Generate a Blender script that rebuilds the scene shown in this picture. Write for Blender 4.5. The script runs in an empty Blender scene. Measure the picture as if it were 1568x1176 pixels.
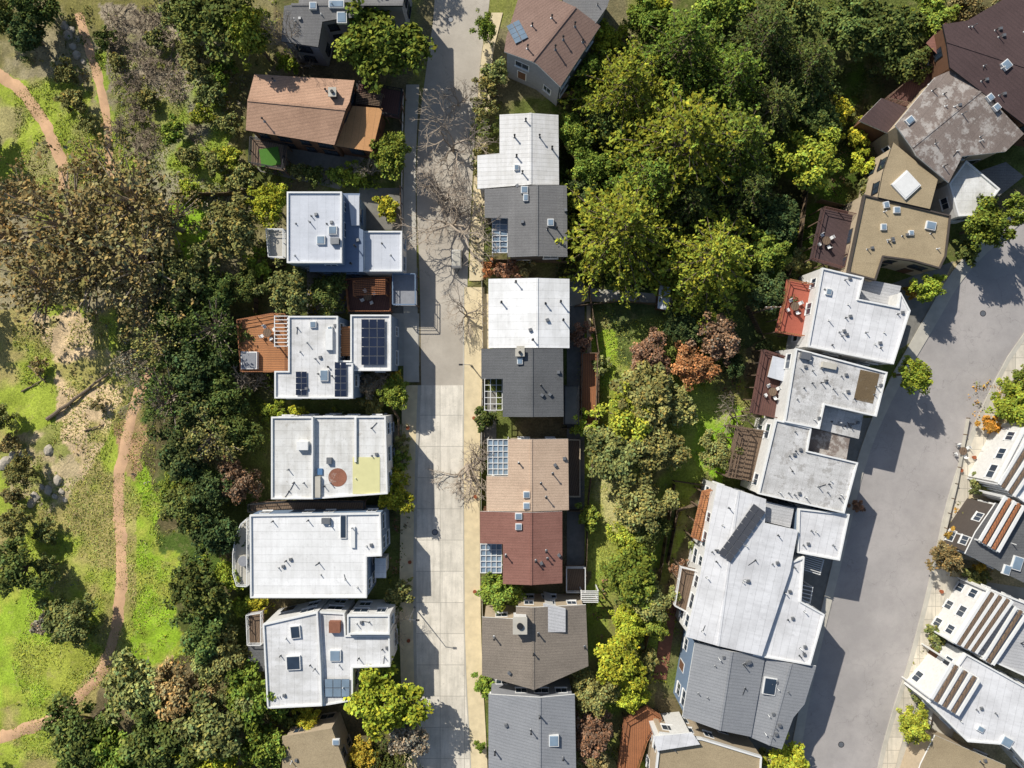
import bpy, bmesh, math, random
import numpy as np
from mathutils import Vector
random.seed(7); RNG=np.random.default_rng(7)
S=0.09; H=100.0; CX,CY=784.0,588.0
def W(px,py,z=0.0):
    k=S*(H-z)/H
    return ((px-CX)*k,(CY-py)*k)
def C(h,k=0.85):
    h=h.lstrip('#'); o=[]
    for i in (0,2,4):
        c=int(h[i:i+2],16)/255
        o.append((c/12.92 if c<=0.04045 else ((c+0.055)/1.055)**2.4)*k)
    return (o[0],o[1],o[2],1)
scene=bpy.context.scene
COL=scene.collection
# ---------------- noise / terrain -----------------
_t={}
def vnoise(x,y,scale,seed=0):
    if seed not in _t: _t[seed]=np.random.default_rng(seed+100).random((256,256))
    g=_t[seed]; x=np.asarray(x,float)/scale+1000.3; y=np.asarray(y,float)/scale+1000.7
    xi=np.floor(x).astype(int); yi=np.floor(y).astype(int); fx=x-xi; fy=y-yi
    fx=fx*fx*(3-2*fx); fy=fy*fy*(3-2*fy)
    a=g[xi%256,yi%256]; b=g[(xi+1)%256,yi%256]; c=g[xi%256,(yi+1)%256]; d=g[(xi+1)%256,(yi+1)%256]
    return (a*(1-fx)+b*fx)*(1-fy)+(c*(1-fx)+d*fx)*fy
def fbm(x,y,scale,seed=0,n=4):
    s=0;a=1;t=0
    for i in range(n):
        s=s+a*vnoise(x,y,scale/2**i,seed+i); t+=a; a*=0.5
    return s/t
def T(x,y):
    x=np.asarray(x,float); y=np.asarray(y,float)
    m=np.clip((-42-x)/9,0,1); m=m*m*(3-2*m)
    return m*(-0.09*np.clip(-42-x,0,60)+1.6*(fbm(x,y,12,3)-0.5)+0.25*(vnoise(x,y,1.6,9)-0.5))
def WT(px,py,dz=0):
    z=0
    for i in range(4):
        x,y=W(px,py,z+dz); z=float(T(x,y))
    return x,y,z
# ---------------- materials -----------------
class NB:
    def __init__(s,name):
        s.m=bpy.data.materials.new(name); s.m.use_nodes=True; s.nt=s.m.node_tree; s.nt.nodes.clear()
        s.out=s.n('ShaderNodeOutputMaterial')
    def n(s,t,**k):
        nd=s.nt.nodes.new(t)
        for a,b in k.items(): setattr(nd,a,b)
        return nd
    def l(s,a,b): s.nt.links.new(a,b)
    def coord(s,rot=0):
        tc=s.n('ShaderNodeTexCoord'); mp=s.n('ShaderNodeMapping'); mp.inputs['Rotation'].default_value=(0,0,rot)
        s.l(tc.outputs['Object'],mp.inputs[0]); return mp.outputs[0]
    def noise(s,co,scale,detail=4,rough=0.6):
        t=s.n('ShaderNodeTexNoise'); t.inputs['Scale'].default_value=scale; t.inputs['Detail'].default_value=detail
        t.inputs['Roughness'].default_value=rough; s.l(co,t.inputs['Vector']); return t.outputs['Fac']
    def ramp(s,f,a,b,lo=0.0,hi=1.0):
        r=s.n('ShaderNodeMapRange'); r.inputs[1].default_value=a; r.inputs[2].default_value=b
        r.inputs[3].default_value=lo; r.inputs[4].default_value=hi; s.l(f,r.inputs[0]); return r.outputs[0]
    def mix(s,f,a,b,mode='MIX'):
        m=s.n('ShaderNodeMix',data_type='RGBA',blend_type=mode)
        for v,i in ((f,0),(a,6),(b,7)):
            if isinstance(v,(int,float)): m.inputs[i].default_value=v
            elif isinstance(v,tuple): m.inputs[i].default_value=v
            else: s.l(v,m.inputs[i])
        return m.outputs[2]
    def math(s,op,a,b=None):
        m=s.n('ShaderNodeMath',operation=op)
        for v,i in ((a,0),(b,1)):
            if v is None: continue
            if isinstance(v,(int,float)): m.inputs[i].default_value=v
            else: s.l(v,m.inputs[i])
        return m.outputs[0]
    def bsdf(s,col,rough=0.8,metal=0,bump=None,bs=0.3,bd=0.05,spec=0.3):
        p=s.n('ShaderNodeBsdfPrincipled'); p.inputs['Roughness'].default_value=rough; p.inputs['Metallic'].default_value=metal
        p.inputs['Specular IOR Level'].default_value=spec
        if isinstance(col,tuple): p.inputs['Base Color'].default_value=col
        else: s.l(col,p.inputs['Base Color'])
        if bump is not None:
            b=s.n('ShaderNodeBump'); b.inputs['Strength'].default_value=bs; b.inputs['Distance'].default_value=bd
            s.l(bump,b.inputs['Height']); s.l(b.outputs[0],p.inputs['Normal'])
        s.l(p.outputs[0],s.out.inputs[0]); return s.m
def roofmat(name,col,stain=None,amt=0.5,seam=0,ang=0,seamw=0.06,seamd=0.25,blotch=None,bl=0.58,row=0,grain=0.25,off=0):
    b=NB(name); co=b.coord(ang)
    mp=b.n('ShaderNodeVectorMath',operation='ADD'); mp.inputs[1].default_value=(off*13.7,off*7.1,0); b.l(co,mp.inputs[0]); co2=mp.outputs[0]
    stain=stain or tuple(c*0.6 for c in col[:3])+(1,)
    f=b.ramp(b.noise(co2,0.28,6,0.65),0.42,0.7,0,min(amt*1.1,0.9))
    c=b.mix(f,col,stain)
    st=b.n('ShaderNodeMapping'); st.inputs['Scale'].default_value=(0.25,2.2,1); b.l(co2,st.inputs[0])
    f2=b.ramp(b.noise(st.outputs[0],0.9,4,0.6),0.44,0.75,0,amt*0.7); c=b.mix(f2,c,stain)
    f3=b.ramp(b.noise(co2,2.2,5,0.75),0.56,0.72,0,amt*0.8); c=b.mix(f3,c,tuple(x*0.75 for x in stain[:3])+(1,))
    if blotch:
        f4=b.ramp(b.noise(co2,0.55,8,0.75),bl,bl+0.07,0,0.85); c=b.mix(f4,c,blotch)
    g=b.noise(co,9,3,0.7); c=b.mix(grain,c,b.mix(b.ramp(g,0.3,0.7),tuple(x*0.35 for x in col[:3])+(1,),tuple(min(x*1.5,0.9) for x in col[:3])+(1,)))
    sx=b.n('ShaderNodeSeparateXYZ'); b.l(co,sx.inputs[0])
    if seam:
        wob=b.math('MULTIPLY',b.noise(co,1.2,2),0.12)
        u=b.math('ADD',b.math('ADD',sx.outputs[0],500.0),wob)
        m=b.math('LESS_THAN',b.math('MODULO',u,seam),seamw)
        cell=b.n('ShaderNodeTexWhiteNoise',noise_dimensions='1D'); b.l(b.math('FLOOR',b.math('DIVIDE',u,seam)),cell.inputs['W'])
        c=b.mix(b.ramp(cell.outputs[0],0,1,0,0.22),c,stain)
        c=b.mix(b.math('MULTIPLY',m,seamd),c,(0.03,0.03,0.03,1))
    if row:
        v=b.math('MODULO',b.math('ADD',sx.outputs[1],500.0),row)
        m=b.math('LESS_THAN',v,row*0.28); c=b.mix(b.math('MULTIPLY',m,0.16),c,(0.02,0.02,0.02,1))
    return b.bsdf(c,0.85,bump=g,bs=0.4,bd=0.03)
def plain(name,col,rough=0.7,var=0.3,scale=2.5,metal=0,spec=0.3):
    b=NB(name); co=b.coord(); n=b.noise(co,scale,5,0.65)
    c=b.mix(b.ramp(n,0.35,0.7,0,var),col,tuple(x*0.45 for x in col[:3])+(1,))
    return b.bsdf(c,rough,metal,bump=b.noise(co,14,3),bs=0.2,bd=0.02,spec=spec)
def planks(name,col,ang=0,sp=0.3):
    return roofmat(name,col,amt=0.6,seam=sp,ang=ang,seamw=0.05,seamd=0.7,grain=0.3)
def glassmat(name,col=(0.02,0.03,0.045,1)):
    b=NB(name); n=b.noise(b.coord(),0.6,2)
    return b.bsdf(b.mix(n,col,tuple(x*2.2 for x in col[:3])+(1,)),0.08,0,spec=0.8)
def leafmat(name):
    b=NB(name); oi=b.n('ShaderNodeObjectInfo'); at=b.n('ShaderNodeAttribute',attribute_name='Col')
    c=b.mix(1.0,oi.outputs['Color'],at.outputs['Color'],'MULTIPLY')
    d=b.n('ShaderNodeBsdfDiffuse'); b.l(c,d.inputs[0]); b.l(d.outputs[0],b.out.inputs[0])
    return b.m
M={}
M['leaf']=leafmat('foliage_leaf')
M['bark']=plain('bark',C('8a7a68'),0.9,0.5,6)
M['barkgray']=plain('bark_gray',C('b5a694'),0.9,0.35,6)
M['brush']=plain('dry_brush_bark',C('a0907a'),0.9,0.4,6)
M['white']=plain('white_trim',(0.78,0.78,0.76,1),0.6,0.2)
M['wwall']=plain('white_stucco',(0.7,0.69,0.66,1),0.85,0.3)
M['bwall']=plain('beige_stucco',C('c9b79c'),0.85,0.3)
M['gwall']=plain('gray_siding',C('9d9fa4'),0.85,0.3)
M['dwall']=plain('dark_siding',C('5a524c'),0.85,0.3)
M['brwall']=plain('brown_shingle',C('7d5b45'),0.9,0.4)
M['blwall']=plain('blue_siding',C('7f93ab'),0.85,0.3)
M['glass']=glassmat('window_glass')
M['skyl']=glassmat('skylight_glass',(0.13,0.175,0.22,1))
M['metal']=plain('galvanised_metal',C('9a9c9e'),0.45,0.3,5,0.6)
M['dark']=plain('dark_metal',C('2e2f32'),0.6,0.3)
M['panel']=glassmat('solar_cell',(0.010,0.014,0.028,1))
M['pvdark']=plain('dark_solar_module',C('54565c'),0.35,0.2,2,0,0.5)
M['wood']=planks('cedar_planks',C('b97c55'),0.0)
M['woodv']=planks('cedar_planks_along',C('cc8e60'),math.pi/2)
M['woodd']=planks('weathered_planks',C('8a7460'),0.25)
M['woodm']=planks('maroon_planks',C('76544c'),0.22)
M['fence']=planks('fence_boards',C('8f7a62'),0.3,0.2)
M['conc']=plain('concrete',C('cfcabd'),0.9,0.35,0.7)
M['tan']=plain('tan_pavement',C('eedcb4',0.9),0.9,0.4,0.8)
M['patio']=plain('gray_patio',C('928f87'),0.9,0.5,1.2)
M['brick']=plain('brick_red',C('9c6a54'),0.9,0.5,2)
M['yel']=plain('pale_yellow_membrane',C('e8e3a8'),0.8,0.15,1.2)
M['rust']=roofmat('rust_stain',C('a5705a'),C('6d4a3c'),0.9,blotch=C('cfc9be'),bl=0.53,grain=0.4)
M['moss']=roofmat('brown_moss_patch',C('7c6a50'),C('574a38'),0.9,blotch=C('a5a094'),bl=0.56,grain=0.5)
M['blue']=plain('blue_tarp',C('5f86b0'),0.5,0.2)
M['rock']=plain('pale_rock',C('c9bfae'),0.95,0.5,1.5)
M['turf']=plain('artificial_turf',C('5a8a38'),0.95,0.3,3)
M['terra']=plain('terracotta_pot',C('a8603f'),0.85,0.3,3)
# ---------------- mesh builder -----------------
class MB:
    def __init__(s): s.v=[];s.f=[];s.m=[];s.mats=[]
    def mi(s,mat):
        if mat not in s.mats: s.mats.append(mat)
        return s.mats.index(mat)
    def add(s,vs,fs,mat):
        o=len(s.v); s.v+=vs; i=s.mi(mat)
        for f in fs: s.f.append([o+k for k in f]); s.m.append(i)
    def box(s,c,sz,mat,rot=0,top=1.0):
        cx,cy,cz=c; hx,hy,hz=sz[0]/2,sz[1]/2,sz[2]/2; cr,sr=math.cos(rot),math.sin(rot); vs=[]
        for k in (-1,1):
            for a,b_ in ((-1,-1),(1,-1),(1,1),(-1,1)):
                q=top if k>0 else 1
                x,y=a*hx*q,b_*hy*q; vs.append((cx+x*cr-y*sr,cy+x*sr+y*cr,cz+k*hz))
        s.add(vs,[(3,2,1,0),(4,5,6,7),(0,1,5,4),(1,2,6,5),(2,3,7,6),(3,0,4,7)],mat)
    def beam(s,a,b,w,h,mat):
        a=Vector(a);b=Vector(b);d=b-a;L=d.length
        if L<1e-4:return
        d.normalize(); up=Vector((0,0,1)) if abs(d.z)<0.95 else Vector((1,0,0)); sd=d.cross(up).normalized(); u=sd.cross(d)
        vs=[]
        for p in (a,b):
            for i,j in ((-1,-1),(1,-1),(1,1),(-1,1)): vs.append(tuple(p+sd*i*w/2+u*j*h/2))
        s.add(vs,[(0,1,2,3),(7,6,5,4),(4,5,1,0),(5,6,2,1),(6,7,3,2),(7,4,0,3)],mat)
    def cyl(s,c,r,h,mat,n=10,r2=None):
        r2=r if r2 is None else r2; vs=[]
        for k,rr in ((0,r),(1,r2)):
            for i in range(n):
                a=2*math.pi*i/n; vs.append((c[0]+rr*math.cos(a),c[1]+rr*math.sin(a),c[2]+k*h))
        fs=[(i,(i+1)%n,n+(i+1)%n,n+i) for i in range(n)]+[tuple(range(n,2*n)),tuple(range(n-1,-1,-1))]
        s.add(vs,fs,mat)
    def prism(s,pts,z0,z1,mat,side=None):
        n=len(pts); vs=[(p[0],p[1],z0) for p in pts]+[(p[0],p[1],z1) for p in pts]
        s.add(vs,[tuple(range(n,2*n))],mat)
        s.add(vs,[(i,(i+1)%n,n+(i+1)%n,n+i) for i in range(n)],side or mat)
    def obj(s,name,parent=None,smooth=False):
        me=bpy.data.meshes.new(name); me.from_pydata(s.v,[],s.f)
        for m in s.mats: me.materials.append(m)
        me.polygons.foreach_set('material_index',s.m)
        if smooth: me.polygons.foreach_set('use_smooth',[True]*len(s.f))
        me.update(); o=bpy.data.objects.new(name,me); COL.objects.link(o)
        if parent: child(o,parent)
        return o
def child(o,p):
    o.parent=p; o.matrix_parent_inverse=p.matrix_basis.inverted()
def empty(name,x,y,z=0):
    e=bpy.data.objects.new(name,None); COL.objects.link(e); e.location=(x,y,z); e.empty_display_size=0.5
    return e
def ccw(p):
    a=sum(p[i][0]*p[(i+1)%len(p)][1]-p[(i+1)%len(p)][0]*p[i][1] for i in range(len(p)))
    return p if a>0 else p[::-1]
def inset(p,d):
    n=len(p);o=[]
    for i in range(n):
        a,b,c=Vector(p[i-1]),Vector(p[i]),Vector(p[(i+1)%n])
        e1=(b-a).normalized(); e2=(c-b).normalized(); n1=Vector((-e1.y,e1.x)); n2=Vector((-e2.y,e2.x))
        m=n1+n2; k=max(m.dot(n1),0.35); q=b+m*(d/k); o.append((q.x,q.y))
    return o
_j=[0]
class House:
    def __init__(s,name,px,py):
        x,y=W(px,py,3); s.e=empty(name,x,y); s.win=MB(); s.vent=MB(); s.sky=MB(); s.par=MB(); s.k=0; s.ws=[]
    def wing(s,px,z,roof,wall,ridge=None,rise=0,parapet=False,eave=0.3,base=-0.5,trim=None,windows=True):
        _j[0]+=1; z=z+0.007*(_j[0]%9); trim=trim or M['white']
        pts=ccw([W(a,b,z) for a,b in px])
        if ridge:
            r0=Vector(W(*ridge[0],z)); r1=Vector(W(*ridge[1],z)); d=(r1-r0).normalized(); nn=Vector((-d.y,d.x))
            ds=[(Vector(p)-r0).dot(nn) for p in pts]; dp=max(max(ds),0.01); dm=max(-min(ds),0.01)
            def f(x,y):
                q=(Vector((x,y))-r0).dot(nn); return z+rise*(1-(q/dp if q>0 else -q/dm))
        else:
            f=lambda x,y:z
        def solid(P,dz,thk,nm,mats,bottom=None):
            bm=bmesh.new(); vs=[bm.verts.new((a,b,0)) for a,b in P]; fc=bm.faces.new(vs)
            if ridge: bmesh.ops.bisect_plane(bm,geom=bm.verts[:]+bm.edges[:]+bm.faces[:],plane_co=(r0.x,r0.y,0),plane_no=(nn.x,nn.y,0))
            top=bm.faces[:]
            ex=bmesh.ops.extrude_face_region(bm,geom=top)
            nv=[g for g in ex['geom'] if isinstance(g,bmesh.types.BMVert)]
            ns=set(nv)
            for v in bm.verts:
                h=f(v.co.x,v.co.y)+dz
                if v in ns: v.co.z=h
                else: v.co.z=(h-thk) if bottom is None else bottom
            bmesh.ops.recalc_face_normals(bm,faces=bm.faces[:])
            me=bpy.data.meshes.new(nm); bm.normal_update()
            for fa in bm.faces: fa.material_index=0 if fa.normal.z>0.3 else (1 if len(mats)>1 else 0)
            bm.to_mesh(me); bm.free()
            for m in mats: me.materials.append(m)
            o=bpy.data.objects.new(nm,me); COL.objects.link(o); child(o,s.e)
        if parapet:
            solid(inset(pts,0.08),0,0.3,'roof',[roof,trim])
            ii=inset(pts,0.2); n=len(pts); zt=z+0.24; zb=z-0.35
            vs=[(a,b,zb) for a,b in pts]+[(a,b,zt) for a,b in pts]+[(a,b,zt) for a,b in ii]+[(a,b,z-0.02) for a,b in ii]
            fs=[]
            for i in range(n):
                j=(i+1)%n
                for k in range(3): fs.append((k*n+i,k*n+j,(k+1)*n+j,(k+1)*n+i))
            s.par.add(vs,fs,trim)
            wp=inset(pts,0.05)
            solid(wp,-0.33,0,'walls',[wall],base)
        else:
            solid(pts,0,0.22,'roof',[roof,trim]); wp=inset(pts,eave)
            solid(wp,-0.2,0,'walls',[wall],base)
            if ridge:   # ridge cap
                L=[]
                n=len(pts)
                for i in range(n):
                    a=Vector(pts[i]);b=Vector(pts[(i+1)%n]); da=(a-r0).dot(nn); db=(b-r0).dot(nn)
                    if da*db<0: L.append(a+(b-a)*(da/(da-db)))
                L.sort(key=lambda p:(p-r0).dot(d))
                for q in range(0,len(L)-1,2):
                    s.par.beam((L[q].x,L[q].y,z+rise+0.03),(L[q+1].x,L[q+1].y,z+rise+0.03),0.3,0.06,roof)
        if windows:
            n=len(wp)
            for i in range(n):
                a=Vector(wp[i]); b=Vector(wp[(i+1)%n]); L=(b-a).length
                if L<2.2: continue
                d_=(b-a).normalized(); no=Vector((d_.y,-d_.x)); rot=math.atan2(d_.y,d_.x)
                k=max(1,int(L/2.6)); zz=z-1.75
                while zz>0.8:
                    for j in range(k):
                        if random.random()<0.25: continue
                        w=random.choice((1.1,1.4,1.8)) if L/k>2.4 else 1.1; c=a+d_*(L*(j+0.5)/k)
                        door=(zz<3.0 and j==k//2 and random.random()<0.4)
                        hh=2.1 if door else 1.25; zc=zz-0.35 if door else zz
                        p=c+no*0.03; s.win.box((p.x,p.y,zc),(w+0.2,0.07,hh+0.2),trim,rot)
                        p=c+no*0.055; s.win.box((p.x,p.y,zc),(w,0.06,hh),M['brwall'] if (door and w<1.3) else M['glass'],rot)
                        if not door: p=c+no*0.08; s.win.box((p.x,p.y,zc),(0.05,0.05,hh),trim,rot); s.win.box((p.x+no.x*0.05,p.y+no.y*0.05,zc-hh/2-0.12),(w+0.3,0.18,0.06),trim,rot)
                    zz-=2.8
        s.ws.append((pts,f)); s.f=f; s.z=z; return s
    def at(s,px,py,z=None):
        z=z or s.z
        x,y=W(px,py,z); zz=s.f(x,y); x,y=W(px,py,zz); return x,y,s.f(x,y)
    def vents(s,L):
        for q in L:
            x,y,z=s.at(q[0],q[1]); h=q[2] if len(q)>2 else random.uniform(0.6,1.1); t=random.random()
            if t<0.75:
                s.vent.cyl((x,y,z-0.1),0.07+0.03*random.random(),h+0.1,M['metal'] if t<0.3 else M['dark'],8); s.vent.cyl((x,y,z+h),0.15,0.12,M['dark'],8,0.06); s.vent.cyl((x,y,z-0.02),0.22,0.06,M['metal'],8,0.1)
            else: s.vent.box((x,y,z+0.15),(0.45,0.45,0.36),M['metal'],random.random(),0.8)
        return s
    def rvents(s,n):
        pts,f=s.ws[-1]; q=inset(pts,0.8); a=np.array(q); k=0; n=int(n*1.5)+1
        for _ in range(n*12):
            x=random.uniform(a[:,0].min(),a[:,0].max()); y=random.uniform(a[:,1].min(),a[:,1].max())
            if inpoly(np.array([x]),np.array([y]),q)[0]:
                z=f(x,y); h=random.uniform(0.3,0.9); s.vent.cyl((x,y,z-0.1),0.06,h+0.1,random.choice((M['metal'],M['dark'],M['white'])),8); s.vent.cyl((x,y,z-0.02),0.18,0.06,M['metal'],8,0.1); k+=1
                t=random.random()
                if t<0.3: s.vent.box((x+0.6,y+0.2,z+0.14),(0.4,0.4,0.3),M['metal'],0.1,0.8)
                elif t<0.45: s.vent.beam((x,y,z+0.06),(x+random.uniform(-1,1),y+random.uniform(-1,1),z+0.06),0.05,0.05,M['dark'])
                if k>=n: break
        return s
    def skyl(s,px,py,w,h,rot=0,mat=None,ht=0.3):
        x,y,z=s.at(px,py); w*=S; h*=S
        s.sky.box((x,y,z+ht/2-0.05),(w,h,ht+0.1),M['white'],rot); s.sky.box((x,y,z+ht+0.03),(w-0.16,h-0.16,0.07),mat or M['skyl'],rot,0.92)
        return s
    def chimney(s,px,py,w=9,h=11,ht=1.3,rot=0,mat=None):
        x,y,z=s.at(px,py); w*=S;h*=S; mb=MB(); mat=mat or M['wwall']
        mb.box((x,y,z+ht/2-0.3),(w,h,ht+0.6),mat,rot); mb.box((x,y,z+ht+0.05),(w+0.2,h+0.2,0.12),M['conc'],rot); mb.cyl((x,y,z+ht+0.1),min(w,h)*0.25,0.3,M['dark']); mb.obj('chimney',s.e); return s
    def box(s,px,py,w,h,ht,mat,rot=0,dz=0):
        x,y,z=s.at(px,py); s.vent.box((x,y,z+dz+ht/2),(w*S,h*S,ht),mat,rot); return s
    def solar(s,px,py,w,h,nx,ny,rot=0,tilt=0.0,mat=None,lift=0.25):
        x,y,z=s.at(px,py); mb=MB(); w*=S;h*=S; cr,sr=math.cos(rot),math.sin(rot)
        for i in range(nx):
            for j in range(ny):
                u=(i+0.5)/nx*w-w/2; v=(j+0.5)/ny*h-h/2; X=x+u*cr-v*sr; Y=y+u*sr+v*cr
                mb.box((X,Y,s.f(X,Y)+lift),(w/nx-0.04,h/ny-0.04,0.05),M['metal'],rot); mb.box((X,Y,s.f(X,Y)+lift+0.03),(w/nx-0.1,h/ny-0.1,0.03),mat or M['panel'],rot)
                mb.box((X,Y,s.f(X,Y)+lift/2-0.02),(0.05,h/ny*0.8,lift),M['metal'],rot)
        mb.obj('solar_panels',s.e); return s
    def pergola(s,px,z,glass=True,n=4,m=6):
        (ax,ay),(bx,by)=px; x0,y0=W(ax,by,z); x1,y1=W(bx,ay,z); mb=MB()
        for i in range(n+1): u=x0+(x1-x0)*i/n; mb.box((u,(y0+y1)/2,z),(0.09,y1-y0,0.12),M['white'])
        for j in range(m+1): v=y0+(y1-y0)*j/m; mb.box(((x0+x1)/2,v,z+0.03),(x1-x0,0.08,0.12),M['white'])
        if glass: mb.box(((x0+x1)/2,(y0+y1)/2,z-0.1),(x1-x0-0.05,y1-y0-0.05,0.04),M['skyl'])
        for u in (x0,x1):
            for v in (y0,y1): mb.box((u,v,z/2-0.03),(0.12,0.12,z),M['white'])
        mb.obj('pergola',s.e); return s
    def done(s):
        for mb,nm in ((s.win,'windows'),(s.vent,'roof_vents'),(s.sky,'skylights'),(s.par,'parapet')):
            if mb.v: mb.obj(nm,s.e)
def inpoly(x,y,poly):
    r=np.zeros(x.shape,bool); n=len(poly)
    for i in range(n):
        x1,y1=poly[i]; x2,y2=poly[(i+1)%n]
        if y1==y2: continue
        c=((y1>y)!=(y2>y))&(x<(x2-x1)*(y-y1)/(y2-y1)+x1); r^=c
    return r
# ---------------- ground -----------------
def axis(lo,hi,st,far):
    a=list(np.arange(lo,hi+1e-6,st)); s_=st*3; l=[];x=lo
    while x>-far: x-=s_; s_*=1.5; l.append(x)
    r=[];x=hi;s_=st*3
    while x<far: x+=s_; s_*=1.5; r.append(x)
    return np.array(l[::-1]+a+r)
xs=axis(-78,76,0.3,1800); ys=axis(-58,58,0.3,1800)
GX,GY=np.meshgrid(xs,ys); gx=GX.ravel(); gy=GY.ravel(); gz=T(gx,gy)
base=np.empty((gx.size,3)); n1=fbm(gx,gy,7,20); n2=fbm(gx,gy,1.6,30)
def mixc(a,b,t): return a*(1-t)[:,None]+b*t[:,None]
A=lambda h,k=0.9:np.array(C(h,k)[:3])
base[:]=mixc(np.tile(A('7b7055'),(gx.size,1)),np.tile(A('6c763e'),(gx.size,1)),np.clip((n1-0.4)*5,0,1))
base*= (0.55+0.9*n2)[:,None]
wx=gx+ (fbm(gx,gy,3,40)-0.5)*3.2; wy=gy+(fbm(gx,gy,3,50)-0.5)*3.2
def zone(poly,c1,c2,warp=True,lo=0.42,hi=0.6,sc=5,seed=60,cover=1.0):
    P=[W(a,b) for a,b in poly]; m=inpoly(wx if warp else gx,wy if warp else gy,P)
    t=np.clip((fbm(gx,gy,sc,seed)-lo)/(hi-lo),0,1)
    c=mixc(np.tile(A(c1),(gx.size,1)),np.tile(A(c2),(gx.size,1)),t)*(0.7+0.6*n2)[:,None]
    base[m]=base[m]*(1-cover)+c[m]*cover
zone([(-90,-60),(420,-60),(420,100),(370,120),(370,290),(430,300),(430,480),(-90,480)],'8a8550','a89e80')
zone([(120,60),(190,50),(240,110),(350,140),(350,290),(330,360),(270,400),(240,300),(165,240)],'a59f86','9cb048',lo=0.42,hi=0.54,sc=6)
zone([(150,0),(310,0),(300,110),(250,230),(180,220),(150,110)],'a89c88','8f9452',lo=0.46,hi=0.58,sc=4)
zone([(-80,80),(20,110),(110,120),(170,180),(150,250),(60,330),(-80,300)],'a8b84a','b0a876',lo=0.48,hi=0.62)
zone([(255,300),(320,305),(320,380),(285,400),(255,350)],'9cc43a','a2b048')
zone([(-80,470),(60,470),(170,480),(190,560),(180,640),(240,640),(235,740),(275,800),(275,980),(310,1000),(160,1050),(100,1176),(100,1260),(-80,1260)],'a8b84a','b6aa6e',lo=0.46,hi=0.62)
zone([(205,640),(245,640),(235,740),(275,800),(275,900),(270,990),(180,1060),(205,930),(200,760)],'9cbe3a','acb250',lo=0.5,hi=0.66)
zone([(-80,890),(60,900),(150,1000),(120,1060),(40,1090),(-80,1120)],'a0bc40','acb44e',lo=0.46,hi=0.6)
zone([(35,490),(90,480),(160,500),(175,600),(150,690),(110,740),(50,690),(80,600)],'e6cba4','b4ac68',lo=0.52,hi=0.62,sc=4)
zone([(-20,690),(80,640),(110,740),(60,790),(0,760)],'d2bf99','9ca05a',lo=0.45,hi=0.55,sc=3)
zone([(180,480),(320,470),(340,900),(240,830),(215,700),(200,600)],'6e6648','5e7434')
zone([(170,640),(215,600),(225,660),(200,740),(175,720)],'c6a07e','8f8a52')
zone([(850,120),(1330,100),(1330,300),(1200,440),(850,440)],'4c4c2c','506826')
zone([(875,480),(1140,470),(1150,620),(1060,760),(1010,950),(1000,1176),(880,1176),(895,900),(880,700)],'95905a','a0b24c')
zone([(885,500),(945,510),(940,650),(885,650)],'acc844','9ba848')
zone([(900,690),(960,690),(960,860),(895,880)],'d0c98a','b4bc5c')
zone([(1045,605),(1140,620),(1140,690),(1110,735),(1035,715)],'98c834','aec058')
zone([(925,440),(1150,440),(1160,520),(1030,580),(940,560)],'5e6c40','7e8c46')
zone([(1400,430),(1700,300),(1700,1260),(1300,1260),(1400,1000),(1440,760)],'d4c49e','b8ac84',lo=0.4,hi=0.65)
zone([(595,-60),(1000,-60),(1000,120),(720,160),(720,450),(600,450)],'857e60','929650')
me=bpy.data.meshes.new('ground'); nx,ny=len(xs),len(ys)
me.vertices.add(nx*ny); me.vertices.foreach_set('co',np.stack([gx,gy,gz],1).ravel())
i=np.arange(nx*ny).reshape(ny,nx); q=np.stack([i[:-1,:-1],i[:-1,1:],i[1:,1:],i[1:,:-1]],-1).reshape(-1,4)
me.loops.add(q.size); me.loops.foreach_set('vertex_index',q.ravel().astype(np.int32)); me.polygons.add(len(q)); me.polygons.foreach_set('loop_start',np.arange(0,q.size,4,dtype=np.int32))
me.update(calc_edges=True); me.validate()
at=me.color_attributes.new('Col','FLOAT_COLOR','POINT'); at.data.foreach_set('color',np.concatenate([base,np.ones((gx.size,1))],1).ravel())
b=NB('ground_soil_and_grass'); a_=b.n('ShaderNodeAttribute',attribute_name='Col'); co=b.coord(); n=b.noise(co,3.5,6,0.75); n_=b.noise(co,0.7,6,0.75)
c=b.mix(1.0,a_.outputs['Color'],b.mix(b.ramp(n,0.3,0.7),(0.5,0.52,0.5,1),(1.45,1.42,1.35,1)),'MULTIPLY')
c=b.mix(b.ramp(n_,0.54,0.68,0,0.42),c,C('b5a278'))
me.materials.append(b.bsdf(c,0.95,bump=n,bs=0.8,bd=0.2,spec=0.1)); g=bpy.data.objects.new('ground',me); COL.objects.link(g)
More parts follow.
